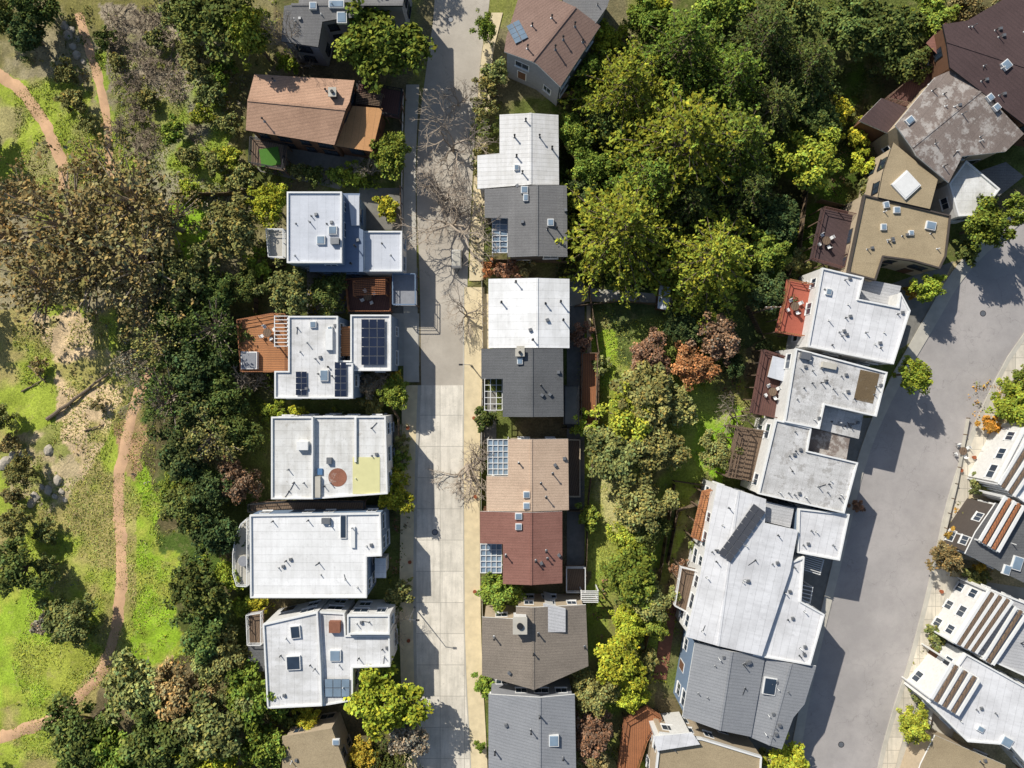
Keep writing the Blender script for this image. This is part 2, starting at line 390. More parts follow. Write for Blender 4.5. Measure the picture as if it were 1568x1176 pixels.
# ---------------- ribbons / roads -----------------
def asphalt(name,col,patch):
    b=NB(name); co=b.coord(); c=b.mix(b.ramp(b.noise(co,0.12,6,0.65),0.4,0.62),col,patch)
    c=b.mix(b.ramp(b.noise(co,0.7,6,0.75),0.48,0.7,0,0.4),c,tuple(x*0.68 for x in col[:3])+(1,))
    g=b.noise(co,12,3,0.8); c=b.mix(b.ramp(g,0.3,0.7,0,0.3),c,tuple(x*0.5 for x in col[:3])+(1,))
    v=b.n('ShaderNodeTexVoronoi',feature='DISTANCE_TO_EDGE'); v.inputs['Scale'].default_value=0.11
    nt=b.n('ShaderNodeTexNoise'); nt.inputs['Scale'].default_value=0.6; nt.inputs['Detail'].default_value=4; b.l(co,nt.inputs['Vector'])
    sc=b.n('ShaderNodeVectorMath',operation='MULTIPLY_ADD'); b.l(nt.outputs['Color'],sc.inputs[0]); sc.inputs[1].default_value=(4,4,4); b.l(co,sc.inputs[2])
    b.l(sc.outputs[0],v.inputs['Vector']); m=b.ramp(v.outputs['Distance'],0.0,0.007,0.25,0.0); c=b.mix(m,c,(0.05,0.05,0.05,1))
    return b.bsdf(c,0.9,bump=g,bs=0.3,bd=0.02)
def slabs(name,col,w,h):
    b=NB(name); co=b.coord(); br=b.n('ShaderNodeTexBrick',offset=0.0,squash=1.0); br.inputs['Scale'].default_value=1; br.inputs['Brick Width'].default_value=w; br.inputs['Row Height'].default_value=h
    br.inputs['Mortar Size'].default_value=0.04; br.inputs['Mortar Smooth'].default_value=0.2; br.inputs['Color1'].default_value=col; br.inputs['Color2'].default_value=tuple(x*0.82 for x in col[:3])+(1,); br.inputs['Mortar'].default_value=tuple(x*0.5 for x in col[:3])+(1,)
    ad=b.n('ShaderNodeVectorMath',operation='ADD'); ad.inputs[1].default_value=(-W(674,0)[0]+50*w,1000*h,0); b.l(co,ad.inputs[0]); b.l(ad.outputs[0],br.inputs['Vector'])
    c=b.mix(b.ramp(b.noise(co,0.5,6,0.7),0.42,0.72,0,0.5),br.outputs['Color'],C('b2ad9f')); st=b.n('ShaderNodeMapping'); st.inputs['Scale'].default_value=(2,0.2,1); b.l(co,st.inputs[0])
    c=b.mix(b.ramp(b.noise(st.outputs[0],0.8,5),0.46,0.7,0,0.4),c,C('a09b8f')); c=b.mix(b.ramp(b.noise(co,2.5,4,0.7),0.62,0.7,0,0.4),c,C('7d7a70')); g=b.noise(co,14,3,0.8); c=b.mix(b.ramp(g,0.3,0.7,0,0.2),c,C('8b887e'))
    return b.bsdf(c,0.9,bump=g,bs=0.2,bd=0.02)
def dens(pts,st=1.0):
    o=[]
    for a,b_ in zip(pts[:-1],pts[1:]):
        n=max(1,int(math.dist(a,b_)/st))
        for i in range(n): t=i/n; o.append((a[0]*(1-t)+b_[0]*t,a[1]*(1-t)+b_[1]*t))
    o.append(pts[-1]); return o
def smooth(p,k=2):
    for _ in range(k):
        o=[p[0]]
        for a,b_ in zip(p[:-1],p[1:]): o+= [(a[0]*.75+b_[0]*.25,a[1]*.75+b_[1]*.25),(a[0]*.25+b_[0]*.75,a[1]*.25+b_[1]*.75)]
        p=o+[p[-1]]
    return p
def sheet(name,L,R,mat,z,z0=None):
    L=smooth([W(*p) for p in L]); R=smooth([W(*p) for p in R]); mb=MB(); P=ccw(L+R[::-1])
    mb.prism(P,z0 if z0 is not None else z-0.01,z,mat); return mb.obj(name)
def ptsheet(name,px,mat,z,z0=None):
    mb=MB(); mb.prism(ccw([W(*p) for p in px]),z0 if z0 is not None else z-0.01,z,mat); return mb.obj(name)
ASP=asphalt('street_asphalt',C('d2c9ba',0.9),C('bab1a3',0.9)); ASP2=asphalt('road_asphalt',C('bfb9b5',0.88),C('aca7a4',0.88))
SLAB=slabs('concrete_road_slabs',C('f8f0e0',0.96),3.35,4.3)
sheet('street_asphalt',[(665,-200),(668,0),(655,90),(640,200),(637,300),(643,420),(645,590)],[(760,-200),(752,0),(735,90),(728,200),(722,300),(716,420),(711,590)],ASP,0.02)
sheet('street_concrete',[(645,590),(640,700),(637,850),(637,1000),(643,1176),(650,1400)],[(711,590),(710,700),(711,850),(712,1000),(722,1176),(730,1400)],SLAB,0.024)
sheet('road',[(1750,180),(1568,338),(1478,415),(1425,510),(1370,600),(1326,700),(1296,830),(1266,950),(1240,1060),(1222,1176),(1190,1400)],[(1750,330),(1568,498),(1500,625),(1452,750),(1425,880),(1392,1010),(1362,1100),(1342,1176),(1300,1400)],ASP2,0.02)
sheet('pavement',[(711,440),(711,590),(710,700),(711,850),(712,1000),(722,1176),(730,1400)],[(742,440),(738,590),(734,700),(735,850),(737,1000),(747,1176),(756,1400)],M['tan'],0.13,-0.05)
sheet('kerb',[(709,440),(709,590),(708,700),(709,850),(710,1000),(720,1176),(728,1400)],[(711,440),(711,590),(710,700),(711,850),(712,1000),(722,1176),(730,1400)],M['conc'],0.15,-0.05)
sheet('pavement',[(752,20),(735,90),(730,200),(724,300),(718,430)],[(770,20),(752,90),(748,200),(742,300),(740,430)],M['tan'],0.12,-0.05)
sheet('pavement',[(615,590),(616,700),(612,850),(612,1000),(620,1176),(625,1400)],[(640,590),(636,700),(633,850),(633,1000),(639,1176),(646,1400)],M['tan'],0.13,-0.05)
sheet('kerb',[(640,590),(636,700),(633,850),(633,1000),(639,1176),(646,1400)],[(645,590),(640,700),(637,850),(637,1000),(643,1176),(650,1400)],M['conc'],0.15,-0.05)
sheet('pavement',[(622,130),(618,250),(618,420),(618,585)],[(642,130),(636,250),(638,420),(642,585)],M['conc'],0.13,-0.05)
sheet('pavement',[(1750,340),(1568,508),(1506,630),(1458,752),(1431,882),(1398,1012),(1368,1102),(1348,1176),(1306,1400)],[(1770,370),(1590,530),(1524,645),(1478,765),(1452,890),(1418,1020),(1388,1112),(1368,1176),(1330,1400)],slabs('pavement_slabs',C('f0e6d2',0.92),2.2,1.8),0.14,-0.05)
sheet('kerb',[(1750,330),(1568,498),(1500,625),(1452,750),(1425,880),(1392,1010),(1362,1100),(1342,1176),(1300,1400)],[(1750,340),(1568,508),(1506,630),(1458,752),(1431,882),(1398,1012),(1368,1102),(1348,1176),(1306,1400)],M['conc'],0.16,-0.05)
sheet('pavement',[(1735,165),(1552,325),(1462,402),(1408,500),(1354,593),(1312,697),(1282,828),(1254,946),(1228,1056),(1206,1176),(1175,1400)],[(1750,180),(1568,338),(1478,415),(1425,510),(1370,600),(1326,700),(1296,830),(1266,950),(1240,1060),(1222,1176),(1190,1400)],M['conc'],0.14,-0.05)
pz=0.03
for nm,px,mt in [('patio',[(390,205),(520,225),(560,240),(520,290),(395,262)],'patio'),('patio',[(550,288),(618,288),(618,352),(550,352)],'patio'),
 ('driveway',[(600,480),(642,480),(642,560),(600,560)],'conc'),('patio',[(470,410),(640,410),(640,480),(470,480)],'patio'),
 ('driveway',[(590,650),(615,650),(615,780),(590,780)],'tan'),('patio',[(715,600),(760,600),(760,680),(735,680)],'patio'),
 ('driveway',[(715,450),(750,450),(750,560),(715,560)],'tan'),('patio',[(868,430),(895,430),(895,900),(868,900)],'patio'),
 ('patio',[(1380,640),(1300,640),(1230,980),(1260,980)],'patio'),('driveway',[(1440,880),(1568,900),(1568,990),(1420,1000)],'conc'),('driveway',[(1400,1010),(1500,1000),(1440,1180),(1360,1180)],'conc'),
 ('driveway',[(1455,760),(1540,700),(1500,860),(1440,850)],'tan'),('driveway',[(1500,640),(1568,680),(1520,760),(1470,740)],'tan'),('garden_path',[(870,440),(885,440),(1030,452),(1030,464),(900,462),(870,470)],'conc'),
 ('patio',[(1180,640),(1360,640),(1240,1176),(1040,1176)],'patio'),('garden_path',[(1016,930),(1040,910),(1020,1040),(1000,1040)],'brick'),('driveway',[(1350,440),(1460,400),(1400,520),(1340,560)],'patio'),('garden_path',[(898,465),(904,465),(908,660),(900,660)],'tan')]:
    pz+=0.004; o=ptsheet(nm,px,M[mt],pz if mt!='patio' or px[0][0]<1100 else 0.012+(pz-0.03)*0.05)
def path(name,pts,w,mat):
    P=smooth(pts,3); P=dens([ (a,b_) for a,b_ in P],6); mb=MB(); ring=[]
    for i,p in enumerate(P):
        a=P[max(i-1,0)]; c_=P[min(i+1,len(P)-1)]; d=Vector((c_[0]-a[0],c_[1]-a[1])).normalized(); nn=Vector((-d.y,d.x)); row=[]
        for k in (-1,-0.5,0,0.5,1):
            ww=w*(0.65+0.75*float(vnoise(i*1.0,k*9,2.2,77)))
            x,y,z=WT(p[0]+nn.x*ww*k/2,p[1]+nn.y*ww*k/2); row.append((x,y,z+(0.07 if abs(k)<1 else -0.06)))
        ring.append(row)
    vs=[v for r in ring for v in r]; fs=[(i*5+k,i*5+k+1,(i+1)*5+k+1,(i+1)*5+k) for i in range(len(ring)-1) for k in range(4)]
    mb.add(vs,fs,mat); mb.obj(name,smooth=True)
DIRT=plain('dirt_path_soil',C('e4ba92'),0.95,0.35,1.2)
path('dirt_path',[(-60,1150),(0,1130),(55,1112),(95,1092),(140,1050),(165,1010),(178,960),(187,880),(184,800),(180,740),(190,690),(205,620),(230,560)],21,DIRT)
path('dirt_path',[(-60,80),(0,115),(35,140),(60,175),(78,210),(95,242),(100,290)],22,DIRT)
path('dirt_path',[(120,20),(135,70),(150,120),(162,165),(165,220),(172,270)],16,DIRT)
# ---------------- foliage generators -----------------
def tube(p0,p1,r0,r1,n=6):
    p0=np.array(p0,float);p1=np.array(p1,float);d=p1-p0;L=np.linalg.norm(d)+1e-9;d/=L
    u=np.cross(d,[0,0,1.0]) if abs(d[2])<0.9 else np.cross(d,[1.0,0,0]); u/=np.linalg.norm(u); v=np.cross(d,u)
    a=np.linspace(0,2*np.pi,n+1); c=np.cos(a)[:,None]*u+np.sin(a)[:,None]*v
    A0=p0+c*r0; A1=p1+c*r1
    return np.stack([A0[:-1],A0[1:],A1[1:],A1[:-1]],1)
def leaves(P,N,size,rng,asp=0.6):
    n=len(P); N=N/(np.linalg.norm(N,axis=1,keepdims=True)+1e-9); r=rng.normal(size=(n,3)); u=np.cross(N,r); u/=np.linalg.norm(u,axis=1,keepdims=True)+1e-9; v=np.cross(N,u)
    s=(size*(0.55+0.9*rng.random(n)))[:,None]; 
    return np.stack([P-u*s,P-v*s*asp+N*s*0.12,P+u*s,P+v*s*asp+N*s*0.12],1)
def qmesh(name,Q,col,mi,mats):
    me=bpy.data.meshes.new(name); n=len(Q); me.vertices.add(n*4); me.vertices.foreach_set('co',Q.reshape(-1).astype(np.float32))
    me.loops.add(n*4); me.loops.foreach_set('vertex_index',np.arange(n*4,dtype=np.int32)); me.polygons.add(n); me.polygons.foreach_set('loop_start',np.arange(0,n*4,4,dtype=np.int32))
    me.update(calc_edges=True)
    for m in mats: me.materials.append(m)
    me.polygons.foreach_set('material_index',mi.astype(np.int32))
    at=me.color_attributes.new('Col','FLOAT_COLOR','POINT'); c=np.repeat(np.concatenate([col,np.ones((n,1))],1),4,0); at.data.foreach_set('color',c.ravel().astype(np.float32))
    return me
def dirs(n,rng,zmin=-1):
    d=rng.normal(size=(n*6,3)); d/=np.linalg.norm(d,axis=1,keepdims=True); d=d[d[:,2]>zmin]; return d[:n]
def tint(n,rng,br):
    h=rng.normal(0,0.10,n); c=np.stack([1+h*1.2,np.ones(n),1-h],1)*br[:,None]; return np.clip(c,0.05,3)
def broad(name,R,Hh,nl,per,ls,seed,bark='bark',lo=0.10,lv=0.13,spread=0.36):
    r=np.random.default_rng(seed); Q=[];Cc=[];mi=[]
    d=dirs(nl,r,-0.15); rad=(0.42+0.5*r.random(nl)); asym=1+0.2*np.sin(np.arctan2(d[:,1],d[:,0])*3+seed)+0.13*np.sin(np.arctan2(d[:,1],d[:,0])*5+seed*2)
    cz=Hh-R*0.75; Cn=np.stack([d[:,0]*rad*R*asym,d[:,1]*rad*R*asym,cz+d[:,2]*rad*R*0.78+r.normal(0,0.07*R,nl)],1)
    k=max(3,nl//6); Cn[:k]=np.stack([r.normal(0,spread*R,k),r.normal(0,spread*R,k),cz+R*0.25+r.random(k)*R*0.4],1)
    rl=R*(lo+lv*r.random(nl)); 
    for i in range(nl):
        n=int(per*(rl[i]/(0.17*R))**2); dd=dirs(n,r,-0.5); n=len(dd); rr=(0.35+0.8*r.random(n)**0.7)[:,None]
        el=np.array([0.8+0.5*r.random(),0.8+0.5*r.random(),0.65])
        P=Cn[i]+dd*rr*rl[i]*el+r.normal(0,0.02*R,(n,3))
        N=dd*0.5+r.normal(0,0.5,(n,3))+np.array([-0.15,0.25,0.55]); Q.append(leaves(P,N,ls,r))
        br=(0.65+0.7*r.random())*(0.42+0.63*rr[:,0])*(0.75+0.5*r.random(n)); Cc.append(tint(n,r,br)); mi.append(np.zeros(n))  # leaves deeper inside each clump coloured darker: inner crown shade painted into Col
    tr=[]; tr.append(tube((0,0,-1),(0.05*R,0.02*R,cz-R*0.25),0.075*R,0.05*R,8)); 
    for i in range(0,nl,3):
        m=np.array([Cn[i][0]*0.45,Cn[i][1]*0.45,cz-R*0.05]); tr.append(tube((0.05*R,0.02*R,cz-R*0.3),m,0.035*R,0.02*R,5)); tr.append(tube(m,Cn[i],0.02*R,0.006*R,5))
    tr=np.concatenate(tr); Q.append(tr); Cc.append(np.ones((len(tr),3))); mi.append(np.ones(len(tr)))
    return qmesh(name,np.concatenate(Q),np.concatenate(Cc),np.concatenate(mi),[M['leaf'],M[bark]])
def conifer(name,R,Hh,seed,lev=13,ls=0.19):
    r=np.random.default_rng(seed); Q=[];Cc=[];mi=[];tr=[tube((0,0,-1),(0,0,Hh*0.97),0.055*R,0.01*R,8)]
    for l in range(lev):
        t=l/(lev-1); z=Hh*(0.28+0.68*t); L0=R*(1-t)**0.8*1.15+0.12*R; nb=int(8-3*t); a0=r.random()*6.28
        for k in range(nb):
            a=a0+6.283*k/nb+r.normal(0,0.2); L=L0*(0.6+0.6*r.random()); u=np.array([math.cos(a),math.sin(a),0]); v=np.array([-u[1],u[0],0]); zt=z+r.normal(0,0.03*R)
            tip=np.array([0,0,zt])+u*L+np.array([0,0,-0.2*L+0.12*R*t]); tr.append(tube((0,0,zt),tip,0.018*R*(1.2-t),0.004*R,4))
            nf=max(4,int(9*L/R)); 
            for f_ in range(nf):
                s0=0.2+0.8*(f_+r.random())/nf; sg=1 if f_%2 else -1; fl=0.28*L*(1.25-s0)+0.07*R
                if f_==nf-1: fd=u*1.0
                else: fd=u*0.75+v*sg*(0.6+0.4*r.random())
                fd=fd/np.linalg.norm(fd); p0=np.array([0,0,zt])+u*L*s0+np.array([0,0,(-0.2*L+0.12*R*t)*s0])
                n=int(13*fl/(0.2*R))+5; q=r.random(n); P=p0+fd*(fl*q)[:,None]+r.normal(0,0.02*R,(n,3)); P[:,2]-=0.3*fl*q**1.6
                N=np.array([-0.1,0.2,0.8])+r.normal(0,0.5,(n,3)); Q.append(leaves(P,N,ls,r,0.5))
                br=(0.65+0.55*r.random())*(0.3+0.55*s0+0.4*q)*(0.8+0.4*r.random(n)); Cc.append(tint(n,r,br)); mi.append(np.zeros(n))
    tr=np.concatenate(tr); Q.append(tr); Cc.append(np.ones((len(tr),3))); mi.append(np.ones(len(tr)))
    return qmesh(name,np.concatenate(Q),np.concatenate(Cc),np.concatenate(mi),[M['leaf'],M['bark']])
def bare(name,R,Hh,seed,thick=0.2,maxd=6,bk='barkgray'):
    r=np.random.default_rng(seed); tr=[]
    def br(p,d,L,rad,dep):
        d=d/np.linalg.norm(d); q=p+d*L*0.5+r.normal(0,0.04*L,3); e=q+(d+r.normal(0,0.18,3))*L*0.5; n=5 if dep<2 else 3
        tr.append(tube(p,q,rad,rad*0.85,n)); tr.append(tube(q,e,rad*0.85,rad*0.7,n))
        if dep>=maxd: return
        for k in range(5 if dep==0 else 3 if dep in (1,3) else 2 if dep>4 else (3 if r.random()<0.6 else 2)):
            nd=d+r.normal(0,0.55 if dep else 0.9,3)*np.array([1,1,0.5]); nd[2]=max(nd[2],-0.1)+0.05; st=e if k<2 else q
            br(st,nd,L*(0.62+0.22*r.random()),max(rad*0.62,0.02),dep+1)
    br(np.array([0,0,-0.5]),np.array([0.05,0,1.0]),Hh*0.36,thick,0)
    Q=np.concatenate(tr); sc=R/np.percentile(np.abs(Q[:,:,:2]),97); Q[:,:,:2]*=sc
    return qmesh(name,Q,np.ones((len(Q),3)),np.ones(len(Q)),[M['leaf'],M[bk]])
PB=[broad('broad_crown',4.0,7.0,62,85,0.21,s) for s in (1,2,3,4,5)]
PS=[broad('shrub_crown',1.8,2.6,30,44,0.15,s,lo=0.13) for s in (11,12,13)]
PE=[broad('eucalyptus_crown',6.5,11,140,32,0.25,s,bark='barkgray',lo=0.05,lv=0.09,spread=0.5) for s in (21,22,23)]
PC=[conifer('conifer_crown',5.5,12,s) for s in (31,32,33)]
PBare=[bare('bare_branches',4.5,6,s) for s in (41,42,43)]
PBr=[bare('bare_brush',1.6,1.8,s,0.04,5,'brush') for s in (51,52,53)]
K={'G1':(0.205,0.265,0.045),'G2':(0.13,0.165,0.045),'G3':(0.44,0.45,0.05),'G4':(0.25,0.255,0.085),'G5':(0.30,0.235,0.10),'G6':(0.32,0.375,0.05),'G0':(0.088,0.12,0.042),
 'R':(0.48,0.21,0.09),'RB':(0.31,0.18,0.11),'Y':(0.56,0.42,0.06),'GR':(0.31,0.28,0.20),'O':(0.56,0.31,0.06)}
def plant(kind,px,py,r,col,h=None):
    mesh,R0,H0,nm={'b':(PB,4,7,'broadleaf_tree'),'s':(PS,1.8,2.6,'shrub'),'e':(PE,6.5,11,'eucalyptus_tree'),'c':(PC,5.5,12,'conifer_tree'),'n':(PBare,4.5,6,'bare_tree'),'w':(PBr,1.6,1.8,'bare_shrub')}[kind]
    R=r*S; sc=R/R0; h=h or H0*sc**0.75
    if kind=='b' and r<22: mesh,R0,H0,nm=PS,1.8,2.6,'shrub'; sc=R/R0; h=H0*sc
    x,y,z=WT(px,py,h*0.6); k=random.uniform(0.93,1.07)
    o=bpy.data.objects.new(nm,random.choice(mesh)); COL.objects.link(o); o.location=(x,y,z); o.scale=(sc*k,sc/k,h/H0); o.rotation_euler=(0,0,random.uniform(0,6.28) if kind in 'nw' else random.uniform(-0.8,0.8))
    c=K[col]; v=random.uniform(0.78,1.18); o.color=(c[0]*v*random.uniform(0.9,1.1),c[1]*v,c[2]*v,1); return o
TR="""c 960 130 68 G6;c 905 110 30 G1;c 1050 65 62 G1;c 1125 115 60 G1;c 1045 215 94 G6;c 1130 215 70 G1;c 1175 55 60 G2;c 1240 100 52 G2;b 1290 40 45 G2;b 1350 45 50 G2;b 1375 95 38 G2
c 955 345 84 G6;c 1095 395 76 G6;b 1165 385 35 G1;b 1240 243 46 G6;c 1185 165 52 G2;c 1000 275 62 G1;b 905 255 32 G1;b 880 205 28 G1;b 1215 20 40 G2;b 1420 30 36 G1;b 1480 15 34 G5;b 925 195 34 G2;s 1288 168 22 G3;s 1310 210 20 G3;b 1190 335 38 G0;b 1180 450 34 G0;s 1010 15 26 G3;b 985 30 35 G1;b 890 300 26 G0;c 1060 310 48 G2;c 1150 290 48 G2;b 1225 130 40 G2;b 1250 180 32 G2;b 930 60 28 G3;b 1100 10 45 G1;b 860 320 18 G2
b 985 600 52 G4;b 960 640 46 G6;b 940 700 46 G4;b 1005 680 44 G4;b 985 770 44 G4;b 960 820 28 G6;b 1060 560 34 R;b 1095 520 38 RB;b 995 545 34 RB;b 1030 620 35 G4;b 965 875 46 G1;b 1000 915 34 G4;b 950 1010 42 G3;b 960 950 28 G3;b 905 1060 34 G4;b 905 1120 36 RB;b 965 1065 24 G3;b 905 1155 30 G5;s 900 790 22 G1;n 1130 640 36 GR;b 1100 690 30 G4;s 1170 530 18 G0;b 990 810 30 G2;b 1040 500 30 G0;b 1120 560 22 G0;s 990 1010 22 G4;b 1000 950 24 G1;s 890 515 20 RB;s 895 650 22 G6;s 1070 840 16 G4;s 1040 870 15 RB;s 920 560 15 G4
n 690 215 62 GR;n 690 335 72 GR;n 668 300 46 GR;n 712 480 42 GR;n 712 715 48 GR;n 600 960 30 GR;n 585 580 30 GR;n 560 260 25 GR;n 700 150 36 GR;b 742 45 22 G1;s 742 640 20 G2;s 740 1048 20 G1;s 780 413 22 RB;b 762 903 32 G1;s 745 130 20 G4;s 740 165 20 G4;s 745 200 16 G2;s 760 110 22 G4;s 738 235 14 G4;s 735 265 14 G4;s 750 410 14 R;s 800 408 18 G5
b 590 1068 56 G3;b 625 1120 34 GR;b 598 235 34 G1;s 592 318 22 G3;b 603 600 26 G1;s 572 625 20 G4;s 560 590 20 GR;b 605 755 30 G3;s 612 908 22 G4;b 582 70 66 G1;b 555 1155 26 Y;s 735 1142 10 G1;s 612 705 16 G1;s 615 680 14 G4;s 605 575 12 Y;s 600 930 18 G2;s 630 1090 16 G2
b 345 30 55 G2;b 295 20 40 G2;b 385 55 36 G1 12;n 430 62 30 GR 12;s 440 95 18 G6;b 412 310 34 G3;b 352 350 50 G4;b 440 450 42 G4;b 500 448 30 G2;s 392 405 24 G6;n 372 600 36 GR;n 350 590 30 GR;b 362 655 38 G2;b 362 738 32 RB;s 370 275 24 G4;s 540 268 20 G6;s 515 268 16 G1;s 480 268 18 G2;s 455 262 16 G4;b 410 250 18 G4;s 350 190 20 G4;b 330 450 36 G2;b 385 440 26 G2;s 425 630 16 G6;s 455 632 14 G3;s 410 630 14 G1;s 360 560 22 G2;b 375 520 26 G2;s 440 1090 24 G2;b 470 1100 22 G3
b 330 820 42 G0;b 300 900 48 G2;b 310 970 44 G2;b 350 880 26 G6;b 345 1000 36 G4;s 375 930 22 G6;s 395 925 20 G3;s 370 830 18 G1
e 90 340 92 G5;e 190 305 82 G5;e 60 430 80 G5;e 200 400 85 G5;e 140 260 45 G5;e 30 300 50 G5;e 130 400 90 G5;b 280 420 48 G4;e 250 340 55 G5;e 0 360 55 G5;b 270 480 44 G2;e 230 460 60 G5
e 320 500 52 G2;b 300 560 44 G0;e 250 610 50 G2;b 340 600 36 G2;b 275 690 44 G0;e 320 670 48 G4;b 325 745 38 G0;e 240 530 48 G4;b 285 770 38 G2;e 205 560 34 GR;b 295 630 40 G0;b 260 750 24 G1;n 215 600 36 GR;n 225 520 36 GR
b 130 1110 52 G2;b 210 1055 56 G4;b 280 1060 46 G5;b 250 1130 60 G2;b 335 1100 58 G4;b 385 1065 46 G1;b 330 1015 34 G4;b 180 1150 48 G1;b 405 1145 44 G1;b 325 1165 44 G3;b 120 1165 36 G2;b 440 1170 30 G4
b 30 870 42 G2;b 30 720 24 G4;s 90 945 34 G4;b 115 950 34 G4;b 22 800 28 G4;s 70 815 20 G4;s 15 680 18 G5;b 72 870 22 G4;b 0 640 22 G4;s 70 955 22 GR;s 20 760 18 G5
b 40 50 36 G0;b 55 10 36 G2;b 0 25 30 G2;s 100 110 20 G4;s 110 155 24 G4;s 135 190 16 G4;w 250 110 24 GR;w 210 190 28 GR;w 190 130 24 GR;w 260 60 30 RB;w 210 40 30 RB;w 170 20 28 GR;s 290 240 20 G4;s 320 140 24 G4;s 330 250 20 G4;s 265 200 22 G1;w 205 90 26 GR;s 300 90 30 G4;s 60 560 14 G5;s 150 620 12 G5;s 225 150 18 G4;s 180 95 16 G4;s 240 60 20 G4;s 290 290 18 G6
w 200 225 26 GR;w 230 205 22 GR;w 185 60 24 GR;w 235 20 26 GR;w 270 130 20 GR;w 300 200 20 GR;w 195 160 20 GR;w 220 110 24 GR;w 240 85 22 GR;w 215 135 22 GR;w 185 200 22 GR;b 270 25 26 G4;s 160 60 18 G2;s 310 175 20 G6;s 350 240 22 G6;s 340 110 22 G1
b 1507 345 36 G1 8.5;b 1395 574 26 G6 7.5;s 1480 385 22 G2;b 1395 1105 25 G6 6;b 1445 855 26 G5;s 1435 975 20 G4;s 1495 885 20 G4;b 1548 620 34 G6;s 1515 650 18 O;s 1500 742 18 G4;s 1480 800 14 G4;b 1560 585 22 G1;s 1312 775 12 RB;b 1205 1165 36 G3;s 1170 1160 18 G4;b 1545 5 32 G5;s 1460 820 14 O;s 1405 1065 14 G4;s 1420 1040 12 G1;s 1500 870 14 Y;s 1395 445 12 O;b 1418 440 22 G6 6;b 1320 250 20 G3;b 1330 290 18 G4;s 1220 400 20 G4;s 1210 430 14 G2;b 1560 325 24 G1 9"""
for ln in TR.replace('\n',';').split(';'):
    f=ln.split()
    if not f or float(f[3])<1: continue
    plant(f[0],float(f[1]),float(f[2]),float(f[3]),f[4],float(f[5]) if len(f)>5 else None)
rr=random.Random(5)
for i in range(110):   # woodland outside the photographed block
    x=rr.uniform(-500,2070); y=rr.uniform(-450,1630)
    if -60<x<1630 and -60<y<1240: continue
    if 600<x<780 or x>1100 : continue
    plant(rr.choice('bbce'),x,y,rr.uniform(35,75),rr.choice(['G1','G2','G4','G5']))
def thicket(name,poly,dens_,cols,rmin=0.35,rmax=1.1,hk=0.9,ls=0.15,seed=0,lpm=38):
    r=np.random.default_rng(seed+500); P=[W(a,b) for a,b in poly]; a=np.array(P); x0,x1,y0,y1=a[:,0].min(),a[:,0].max(),a[:,1].min(),a[:,1].max()
    n=int((x1-x0)*(y1-y0)*dens_); x=r.uniform(x0,x1,n); y=r.uniform(y0,y1,n); m=inpoly(x,y,P)&(fbm(x,y,4,seed)>0.42); x=x[m];y=y[m]; Q=[];Cc=[]
    pal=np.array([K[c] for c in cols]); pn=fbm(x,y,5,seed+7)
    for i in range(len(x)):
        rad=r.uniform(rmin,rmax); z=float(T(x[i],y[i])); k=max(8,int(lpm*rad*rad)); d=dirs(k,r,-0.1); k=len(d)
        q=d*(rad*(0.5+0.65*r.random(k)))[:,None]*np.array([1,1,hk])+np.array([x[i],y[i],z]); N=d+r.normal(0,0.5,(k,3))
        Q.append(leaves(q,N,ls,r)); c=pal[min(int((np.clip((pn[i]-0.3)/0.4,0,0.999)*0.6+r.random()*0.4)*len(pal)),len(pal)-1)]
        Cc.append(c*tint(k,r,(0.65+0.6*r.random())*(0.8+0.4*r.random(k))))
    if not Q: return
    Q=np.concatenate(Q); o=bpy.data.objects.new(name,qmesh(name,Q,np.concatenate(Cc),np.zeros(len(Q)),[M['leaf']])); COL.objects.link(o)
th=thicket
th('shrub_thicket',[(300,0),(430,0),(430,95),(378,110),(370,200),(385,265),(440,290),(430,420),(400,480),(300,480),(320,360),(290,300),(310,160)],0.7,['GR','G4','G2','G6','G1'],seed=1)
th('shrub_thicket',[(150,0),(310,0),(320,160),(290,300),(250,300),(170,160)],0.5,['GR','G4','GR','G6'],rmax=0.75,seed=21)
th('shrub_thicket',[(0,0),(150,0),(150,110),(90,120),(0,90)],0.5,['G2','G4','GR','G5'],seed=2)
th('shrub_thicket',[(335,470),(425,470),(418,640),(412,770),(360,780),(365,900),(400,930),(390,1090),(300,1100),(290,800),(240,740),(220,600)],0.6,['G2','G1','G0','G6'],seed=3)
th('shrub_thicket',[(860,130),(1000,0),(1420,0),(1400,130),(1330,170),(1330,300),(1200,430),(1180,640),(1140,620),(1130,480),(860,440)],0.4,['G0','G2','G0','G1'],seed=4)
th('garden_shrubs',[(905,440),(1140,470),(1130,600),(1050,600),(1040,730),(1080,760),(1040,930),(1000,1176),(885,1176),(900,1060),(900,900),(960,860),(950,690),(925,560)],0.6,['G4','G1','G3','RB','G2'],rmax=0.8,seed=5)
th('garden_shrubs',[(722,100),(768,100),(765,175),(735,235),(742,290),(745,425),(722,430)],1.6,['G4','GR','G2','G6'],rmax=0.7,seed=6)
th('garden_shrubs',[(596,560),(618,560),(618,640),(635,760),(615,860),(618,1050),(600,1050),(590,780)],1.5,['G4','G3','G2','RB'],rmax=0.7,seed=7)
th('garden_shrubs',[(400,240),(560,250),(600,290),(440,292)],1.2,['G2','G1','G6'],rmax=0.7,seed=8)
th('garden_shrubs',[(380,400),(440,400),(540,425),(540,478),(390,480)],1.2,['G2','G4','Y','G1'],rmax=0.8,seed=9)
th('garden_shrubs',[(395,615),(600,615),(590,637),(400,637)],1.6,['G4','G3','R'],rmax=0.6,seed=10)
th('garden_shrubs',[(380,916),(580,918),(575,936),(380,945)],1.6,['G4','G3','G6'],rmax=0.6,seed=11)
